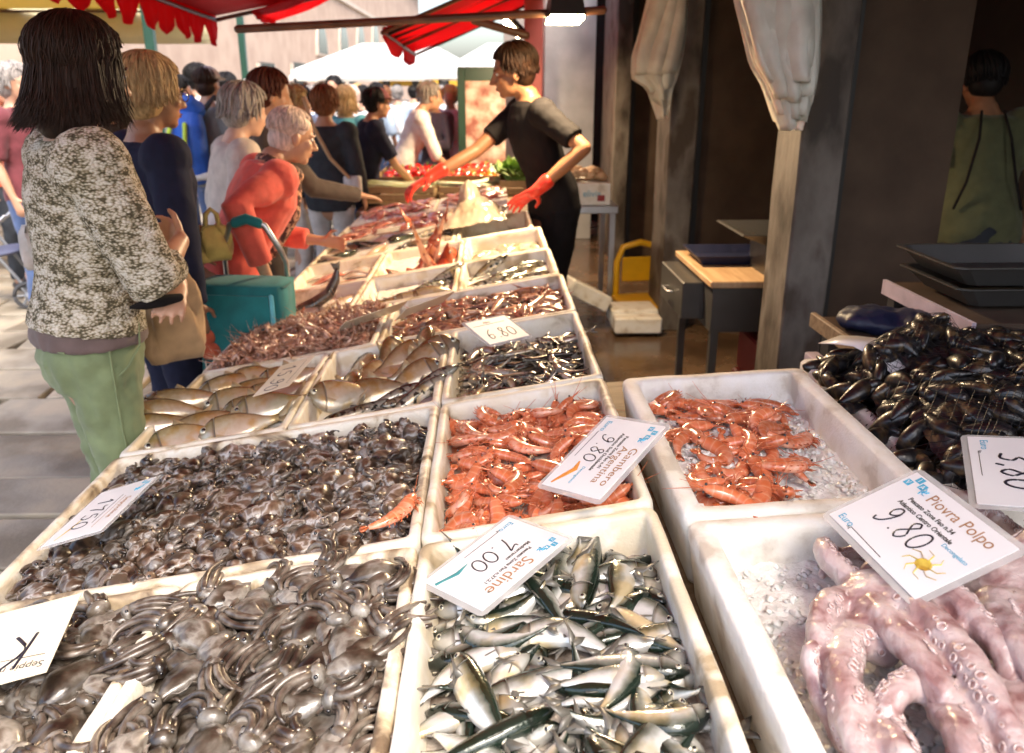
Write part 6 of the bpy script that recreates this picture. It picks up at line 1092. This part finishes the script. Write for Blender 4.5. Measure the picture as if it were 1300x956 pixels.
# crumpled clear bag on the fillets
mat('clear_bag', [(.35, (.66, .52, .38)), (.65, (.82, .70, .55))], scale=10, rough=.25, bump=.3, bscale=18, coat=.4, bdist=.01, trans=.35)
q_ = TB(.86, 4.32, .03); m = MB(); nu = 40; vv = []
for i in range(nu + 1):
    for j in range(nu + 1):
        u, v = i / nu - .5, j / nu - .5; r = math.hypot(u, v) * 2; hgt = .09 * max(0, 1 - r * r) + .11 * max(0, 1 - ((u + .05) ** 2 + (v - .12) ** 2) * 30); w_ = Vector((u * 5, v * 5, 1)); z = hgt + .05 * (abs(noise.noise(w_)) + .5 * abs(noise.noise(w_ * 2.3))) * (1.2 - .5 * r)
        vv.append((.36 * u * (1 + .2 * noise.noise(w_ * .5)), .46 * v * (1 + .2 * noise.noise(w_ * .5 + Vector((3, 3, 3)))), z))
m.add(vv, [(i * (nu + 1) + j, (i + 1) * (nu + 1) + j, (i + 1) * (nu + 1) + j + 1, i * (nu + 1) + j + 1) for i in range(nu) for j in range(nu)]); pbg = m.build('plastic_bag', 'clear_bag', mtx=q_); pbg.modifiers.new('t', 'SOLIDIFY').thickness = .0015; tag(pbg, 'crumpled translucent plastic bag lying on the fillet boxes', 'plastic bag')
# ================================================================ vegetables beyond the fish
mat('pepper_red', (.55, .02, .012), rough=.2, coat=.5, vary=.25); mat('pepper_orange', (.75, .20, .01), rough=.2, coat=.5, vary=.2); mat('lettuce', [(.35, (.10, .22, .03)), (.65, (.32, .46, .12))], scale=20, rough=.45, vary=.25); mat('leek_white', [(.35, (.48, .56, .26)), (.65, (.76, .78, .60))], scale=12, rough=.45, stretch=(1, 6, 1)); mat('wood_crate', (.42, .28, .14), scale=8, rough=.8, stretch=(6, 1, 1)); mat('lemon', (.80, .55, .03), rough=.4, vary=.15); mat('aubergine', (.02, .008, .02), rough=.15, coat=.6)
vt = empty('vegetable_table', (-.35, 7.2, 0), 0, 'table carrying the vegetable crates behind the fish', 'table'); MB().box((-.62, -1.38, .60), (.66, 1.6, .64)).build('table_top', 'wood_table', vt, False)
for gx in (-.56, .58):
    for gy in (-1.3, 1.5): MB().box((gx, gy, 0), (gx + .05, gy + .05, .60)).build('leg', 'wood_table', vt, False)
def crate(x, y, w_, d, z, label):
    o = empty('vegetable_crate', (x, y, z), 0, label, 'crate', 'wooden crates of vegetables'); MB().box((0, 0, 0), (w_, d, .012)).build('bottom', 'wood_crate', o, False)
    for hz in (.02, .075):
        for (lo, hi) in (((0, 0, hz), (w_, .008, hz + .045)), ((0, d - .008, hz), (w_, d, hz + .045)), ((0, .009, hz), (.008, d - .009, hz + .045)), ((w_ - .008, .009, hz), (w_, d - .009, hz + .045))): MB().box(lo, hi).build('slat', 'wood_crate', o, False)
    return Heap(w_, d, lambda u, v: .07 + 0 * u, wall=.012, rim=.12), Matrix.Translation((x, y, z))
m = MB(); rings = []
for i in range(9):
    t = i / 8; k = math.sin(math.pi * (.08 + .86 * t)) ** .5 * (1.05 - .25 * t); rings.append([(.045 * k * (1 + .13 * math.cos(4 * a)) * math.cos(a), .045 * k * (1 + .13 * math.cos(4 * a)) * math.sin(a), .085 * (t - .5)) for a in (2 * math.pi * q / 20 for q in range(20))])
m.loft(rings); m.tube([(0, 0, -.04), (0, .004, -.06)], [.006, .008], 6, 1); pep = m.mesh('red_pepper', ['pepper_red', 'lettuce']); po = pep.copy(); po.materials[0] = MATS['pepper_orange']; po.name = 'orange_pepper'
def lettuce_mesh(seed):
    rg = random.Random(seed); m = MB()
    for k in range(26):
        a = k * 2.4; r = .02 + .075 * math.sqrt(k / 26); up = 1.1 - r * 7; rows = []
        for i in range(5):
            t = i / 4; rr = r * (.3 + .9 * t); z = .02 + .10 * t * up + .02 * math.sin(3 * t); wv = .012 * t; rows.append([(rr * math.cos(a) - wd * math.sin(a) * (.4 + t), rr * math.sin(a) + wd * math.cos(a) * (.4 + t), z + wv * math.sin(6 * wd * 40 + k)) for wd in (-.035, -.018, 0, .018, .035)])
        v = [p for rw in rows for p in rw]; m.add(v, [(i * 5 + j, i * 5 + j + 1, i * 5 + j + 6, i * 5 + j + 5) for i in range(4) for j in range(4)])
    m.ell((0, 0, .05), (.05, .05, .05)); return m.mesh('lettuce', 'lettuce')
let = [lettuce_mesh(k) for k in range(2)]
m = MB(); m.tube([(-.22, 0, 0), (-.05, .004, .004), (.10, 0, 0), (.22, .01, .0)], [.018, .017, .019, .030], 10); leek = m.mesh('leek', 'leek_white')
hp, mt = crate(-.92, 5.84, .52, .42, .70, 'wooden crate of celery and leeks in front of the peppers'); [tag(link('leek', leek, mtx=mt @ hp.drop(vof(leek), tries=4, ang=lambda: RNG.uniform(-.12, .12), xr=(.22, .30), yr=(.05, .37), pct=75)), 'pale green leek lying in the front vegetable crate', 'leek', 'leeks in a crate') for k in range(16)]
for (x, y, ms, nm, lab, n_, grp) in ((-.90, 6.32, [pep], 'red_pepper', 'glossy red pepper in the pepper crates', 30, 'red peppers'), (-.40, 6.40, [po, pep], 'orange_pepper', 'orange or red pepper in the mixed crate', 26, 'orange peppers'), (-.90, 6.86, [pep], 'red_pepper', 'glossy red pepper in the pepper crates', 30, 'red peppers'), (-.40, 6.95, [pep], 'red_pepper', 'glossy red pepper in the pepper crates', 24, 'red peppers')):
    hp, mt = crate(x, y, .48, .46, .72, {-.90: {6.32: 'wooden crate of red peppers next to the celery', 6.86: 'wooden crate of red peppers behind the first pepper crate'}, -.40: {6.40: 'wooden crate of orange and red peppers', 6.95: 'wooden crate of red peppers behind the orange ones'}}[x][y]); pour(hp, mt, ms, n_, nm, lab, 'pepper', grp, tries=4, xr=(.06, .42), yr=(.06, .40), pct=65, roll=lambda: RNG.uniform(0, 6))
hp, mt = crate(-.36, 5.84, .42, .42, .70, 'dark crate of aubergines and pale marrows')
m = MB(); m.tube([(-.08, 0, 0), (0, .003, 0), (.07, 0, 0)], [.026, .034, .024], 12); aub = m.mesh('aubergine', 'aubergine'); pour(hp, mt, [aub], 10, 'aubergine', 'shiny black aubergine in the dark crate', 'aubergine', 'aubergines', tries=4, xr=(.1, .32), yr=(.08, .34), pct=70); pour(hp, mt, [leek], 4, 'marrow', 'pale long marrow on the aubergines', 'marrow', 'marrows', tries=3, xr=(.18, .24), yr=(.1, .32), ang=lambda: .5, pct=75)
hp, mt = crate(.08, 5.86, .44, .44, .74, 'crate of green lettuces beside the vendor'); hp.H += .08; pour(hp, mt, let, 12, 'lettuce', 'frilly green lettuce in the crate beside the vendor', 'lettuce', 'lettuces', tries=3, xr=(.08, .36), yr=(.08, .36), pct=50, pitch=False, smin=1.3, smax=1.6)
# fruit stall at the far side of the street
fs = empty('fruit_stand', (-4.4, 6.6, 0), R(10), 'fruit stand at the far side of the street', 'table'); MB().box((-.7, -.4, .80), (.9, .4, .84)).build('table_top', 'wood_table', fs, False)
for gx in (-.66, .82):
    for gy in (-.36, .32): MB().box((gx, gy, 0), (gx + .05, gy + .05, .80)).build('leg', 'wood_table', fs, False)
m = MB(); m.ell((0, 0, 0), (.042, .034, .034), 0, 12, 8); lm = m.mesh('lemon', 'lemon')
for k, (x, y) in enumerate(((-5.0, 6.3), (-4.5, 6.35), (-4.0, 6.4))):
    hp, mt = crate(x, y, .42, .40, .845, ('crate of lemons at the end of the fruit stand', 'crate of lemons in the middle of the fruit stand', 'crate of lemons nearest the pushchair')[k]); pour(hp, mt, [lm], 24, 'lemon', 'yellow lemon in the fruit stand crates', 'lemon', 'lemons', tries=3, xr=(.06, .36), yr=(.06, .34), pct=65)
# ================================================================ awnings
def canvas(name, c, tr=.5):
    m, n, b, N, L = _nodes(name); out = n.nodes['Material Output']; b.inputs['Base Color'].default_value = (*c, 1); b.inputs['Roughness'].default_value = .8
    t = N('ShaderNodeBsdfTranslucent'); t.inputs[0].default_value = (*c, 1); mx = N('ShaderNodeMixShader'); mx.inputs[0].default_value = tr; L(b.outputs[0], mx.inputs[1]); L(t.outputs[0], mx.inputs[2]); L(mx.outputs[0], out.inputs[0])
    nz = N('ShaderNodeTexNoise'); nz.inputs['Scale'].default_value = 6; bp = N('ShaderNodeBump'); bp.inputs['Strength'].default_value = .4; bp.inputs['Distance'].default_value = .03; L(nz.outputs[0], bp.inputs['Height']); L(bp.outputs[0], b.inputs['Normal'])
canvas('canvas_red', (.55, .018, .020), .25); canvas('canvas_bright', (.80, .012, .030), .6); canvas('canvas_cream', (.74, .66, .42), .3); canvas('canvas_white', (.86, .85, .82), .4); canvas('canvas_yellow', (.62, .48, .16), .45)  # red cloth in two tones: canopy dulled against red bounce, valance brightened
mat('green_paint', (.012, .055, .035), rough=.4)
def awning(lo0, lo1, hi0, hi1, m, label, val=.2, sc=.3, poles=True, mv=None):
    """cloth between a low edge lo0-lo1 and a high edge hi0-hi1, with a scalloped valance on the low edge"""
    o = empty('awning', lo0, 0, label, 'awning'); L0, L1, H0, H1 = [Vector(p) - Vector(lo0) for p in (lo0, lo1, hi0, hi1)]; g = MB(); nu, nv = 24, 12; vv = []
    for i in range(nu + 1):
        for j in range(nv + 1):
            u, v = i / nu, j / nv; p = (L0 * (1 - u) + L1 * u) * (1 - v) + (H0 * (1 - u) + H1 * u) * v; vv.append(tuple(p - Vector((0, 0, .05 * math.sin(math.pi * v) * (.6 + .4 * abs(math.sin(4 * math.pi * u)))))))
    g.add(vv, [(i * (nv + 1) + j, (i + 1) * (nv + 1) + j, (i + 1) * (nv + 1) + j + 1, i * (nv + 1) + j + 1) for i in range(nu) for j in range(nv)]); k = g.build('canopy', m, o); s2 = k.modifiers.new('t', 'SOLIDIFY'); s2.thickness = .004
    if val:
        n = max(2, int((L1 - L0).length / sc)); v = []; f = []; per = 10; out = (L1 - L0).cross(Vector((0, 0, 1))).normalized()
        for i in range(n * per + 1):
            t = i / (n * per); p = L0.lerp(L1, t); ph = (i % per) / per; dp = val * (.38 + .62 * math.sin(math.pi * ph) ** .55) if i % per else val * .38
            w_ = .018 * math.sin(t * n * 6.3 * .5) + .01 * math.sin(t * n * 14)
            for q_ in range(4): v.append(tuple(p + Vector((0, 0, -dp * q_ / 3)) + out * w_ * q_ / 3))
        f = [(i * 4 + q_, (i + 1) * 4 + q_, (i + 1) * 4 + q_ + 1, i * 4 + q_ + 1) for i in range(n * per) for q_ in range(3)]; g = MB(); g.add(v, f); k = g.build('valance', mv or m, o); s2 = k.modifiers.new('t', 'SOLIDIFY'); s2.thickness = .004
    if poles:
        for (A, B) in ((L0, L1), (H0, H1), (L0, H0), (L1, H1), (L0.lerp(L1, .5), H0.lerp(H1, .5))): MB().tube([A - Vector((0, 0, .03)), B - Vector((0, 0, .03))], .016, 8).build('frame_tube', 'pole_brown', o)
    return o
# this stall's own awning, its unseen near end carried over the front rows to shade them; its scalloped edge hangs on the customers' side
awning((-2.12, .02, 2.30), (-2.12, 6.75, 2.035), (1.05, .02, 2.87), (1.05, 6.75, 2.70), 'canvas_red', 'red awning over the fish stall with a scalloped edge', .235, .285, mv='canvas_bright')
a = atY(320, 14, 6.4); b = atY(350, 27, 7.4); awning(a, b, a + Vector((.62, 0, .26)), b + Vector((.70, 0, .30)), 'canvas_bright', 'small red awning flap past the end of the scalloped edge', .05, .3, False)
a = atY(485, 36, 6.4); b = atY(520, 80, 9.2); b.x = a.x; awning((a.x, a.y, a.z), (a.x, 9.2, a.z - .06), (a.x + 1.35, 6.4, a.z + .55), (a.x + 1.35, 9.2, a.z + .50), 'canvas_bright', 'red and cream awning over the vegetable stall', .17, 3)
m = MB(); aw = bpy.data.objects['awning.002']
for k in range(6): m = MB(); m.tube([(.02, .3 + k * .44, -.02), (1.33, .3 + k * .44, .50)], .014, 6); m.build('rib', 'black_paint', aw)
awning((-9, 6.2, 2.32), (-3.25, 6.2, 2.32), (-9, 10, 2.36), (-3.25, 10, 2.36), 'canvas_yellow', 'yellowish canvas canopy across the street', 0)
m = MB(); vv = [(-9 + 5.8 * i / 30, 10.02 + .03 * math.sin(i), z) for i in range(31) for z in (1.98, 2.36)]; m.add(vv, [(2 * i, 2 * i + 2, 2 * i + 3, 2 * i + 1) for i in range(30)]); k = m.build('valance', 'canvas_cream', bpy.data.objects['awning.003']); k.location = -Vector((-9, 6.2, 2.32)); k.modifiers.new('t', 'SOLIDIFY').thickness = .004
for (px, Y, lab) in ((192, 7.5, 'dark green canopy post behind the blond hair'), (308, 11.0, 'dark green canopy post beyond the white cap')):
    q_ = atY(px, 60, Y); m = MB(); m.box((-.04, -.04, 0), (.04, .04, 2.36), bev=.006); tag(m.build('canopy_post', 'green_paint', None, False, loc=(q_.x, Y, 0)), lab, 'post')
q_ = atY(586, 130, 7.6); gp = empty('green_stand', (q_.x, 7.6, 0), 0, 'green metal stand with a poster panel at the end of the vegetables', 'stand'); MB().box((-.035, -.035, 0), (.035, .035, 1.68), bev=.005).build('post', 'green_paint', gp, False); MB().box((.036, -.02, 1.56), (.42, .02, 1.68)).build('header', 'green_paint', gp, False)
mat('poster', [(.35, (.30, .10, .08)), (.5, (.55, .35, .28)), (.65, (.70, .62, .56))], scale=9, rough=.6); MB().box((.036, -.012, .70), (.40, .012, 1.558)).build('poster', 'poster', gp, False)
# ================================================================ white market canopies and the building beyond
def tent(x, y, w_, d, z0, z1, label):
    o = empty('market_canopy', (x, y, 0), 0, label, 'canopy', 'white market canopies'); m = MB(); cs = [(-w_ / 2, -d / 2), (w_ / 2, -d / 2), (w_ / 2, d / 2), (-w_ / 2, d / 2)]
    m.add([(a_, b_, z0) for a_, b_ in cs] + [(-w_ * .2, 0, z1), (w_ * .2, 0, z1)], [(0, 1, 5, 4), (1, 2, 5), (2, 3, 4, 5), (3, 0, 4)]); k = m.build('roof', 'canvas_white', o, False); k.modifiers.new('t', 'SOLIDIFY').thickness = .01
    m = MB(); m.add([(a_, b_, z) for a_, b_ in cs for z in (z0 - .12, z0)], [(0, 2, 3, 1), (2, 4, 5, 3), (4, 6, 7, 5), (6, 0, 1, 7)]); m.build('valance', 'canvas_white', o, False)
    for a_, b_ in cs: MB().tube([(a_ * .97, b_ * .97, 0), (a_ * .97, b_ * .97, z0)], .025, 8).build('pole', 'black_paint', o)
tent(-1.55, 14.5, 2.9, 3.2, 1.74, 2.20, 'white pitched canopy in the middle of the lane'); tent(.6, 16.5, 3.0, 3.2, 1.74, 2.3, 'white canopy behind the red and cream awning'); tent(-3.2, 22.5, 3.4, 3.4, 1.75, 2.3, 'white canopy deepest in the market')
mat('stall_yellow', (.55, .33, .03), rough=.6)
for k in range(7):
    x = -2.6 + k * .75; o = empty('market_column', (x, 21.5, 0), 0, 'slim dark iron column of the market hall', 'column', 'iron columns of the market hall'); MB().box((-.09, -.09, 0), (.09, .09, 1.75)).build('shaft', 'black_paint', o, False); MB().box((-.16, -.12, 1.75), (.16, .12, 1.85)).build('capital', 'black_paint', o, False)
m = MB(); m.box((-3.0, 21.35, 1.86), (3.2, 21.65, 2.02)); tag(m.build('market_beam', 'black_paint', None, False), 'dark beam over the iron market columns', 'beam')
m = MB(); m.box((-2.9, 22.4, 1.50), (3.2, 22.5, 1.84)); tag(m.build('stall_banner', 'stall_yellow', None, False), 'yellow stall banner behind the iron columns', 'banner')
mat('plaster_pink', [(.35, (.34, .24, .185)), (.65, (.42, .31, .24))], scale=1.5, rough=.85, bump=.2, bscale=10); mat('stone_trim', (.50, .42, .35), scale=4, rough=.8); mat('window_glass', (.03, .035, .04), rough=.1, coat=1); mat('shutter_dark', (.05, .06, .055), rough=.6); mat('roof_tile', (.30, .12, .07), rough=.8)
BX = -6.2; bd = empty('pink_building', (BX, 18, 0), 0, 'long pink building with arched upper windows beyond the market', 'building'); MB().box((-8, -4, 0), (0, 60, 9)).build('wall', 'plaster_pink', bd, False); MB().box((-8.3, -4.3, 9), (.5, 60.3, 9.25)).build('roof', 'roof_tile', bd, False); MB().box((.001, -4, 4.9), (.10, 60, 5.08)).build('cornice', 'stone_trim', bd, False)
def window(y, z0, w_, h_, arch, x=0):
    n = 10; ol = [(-w_ / 2, 0), (w_ / 2, 0)] + ([(w_ / 2 * math.cos(a), h_ - w_ / 2 * 1.3 + w_ / 2 * 1.3 * math.sin(a)) for a in np.linspace(0, math.pi, n)] if arch else [(w_ / 2, h_), (-w_ / 2, h_)])
    big = [(px * 1.25, pz * 1.06 - .08) for px, pz in ol]; MM = Matrix(((0, 0, 1, x + .002), (1, 0, 0, y), (0, 1, 0, z0), (0, 0, 0, 1)))
    f = MB().plate(big, .07, mtx=MM).build('window', 'stone_trim', bd, False); MB().plate(ol, .085, mtx=MM).build('pane', 'window_glass', f, False)
for px in (407, 435, 457, 476, 491, 503): c = atX(px, 50, BX); window(c.y - 18, atX(px, 68, BX).z, c.y * .052, atX(px, 28, BX).z - atX(px, 68, BX).z, True)
for px in (338, 379, 408, 430, 446): c = atX(px, 100, BX); window(c.y - 18, atX(px, 112, BX).z - .3, c.y * .06, (atX(px, 80, BX).z - atX(px, 112, BX).z) + .3, False)
mat('plaster_grey', (.45, .42, .40), scale=2, rough=.85); b2 = empty('cream_house', (-14, 13, 0), 0, 'pale house behind the yellowish canopy', 'building'); MB().box((-10, 0, 0), (5.5, 5, 8)).build('wall', 'plaster_grey', b2, False); MB().box((-10.3, -.3, 8), (5.8, 5.3, 8.2)).build('roof', 'roof_tile', b2, False)
for wx in (-4, -1.5, 1, 3.5):
    for wz in (.9, 3.6): f = MB().box((wx, -.05, wz), (wx + 1.1, -.002, wz + 1.5)).build('window', 'stone_trim', b2, False); MB().box((wx + .12, -.07, wz + .12), (wx + .98, -.051, wz + 1.38)).build('pane', 'window_glass', f, False)
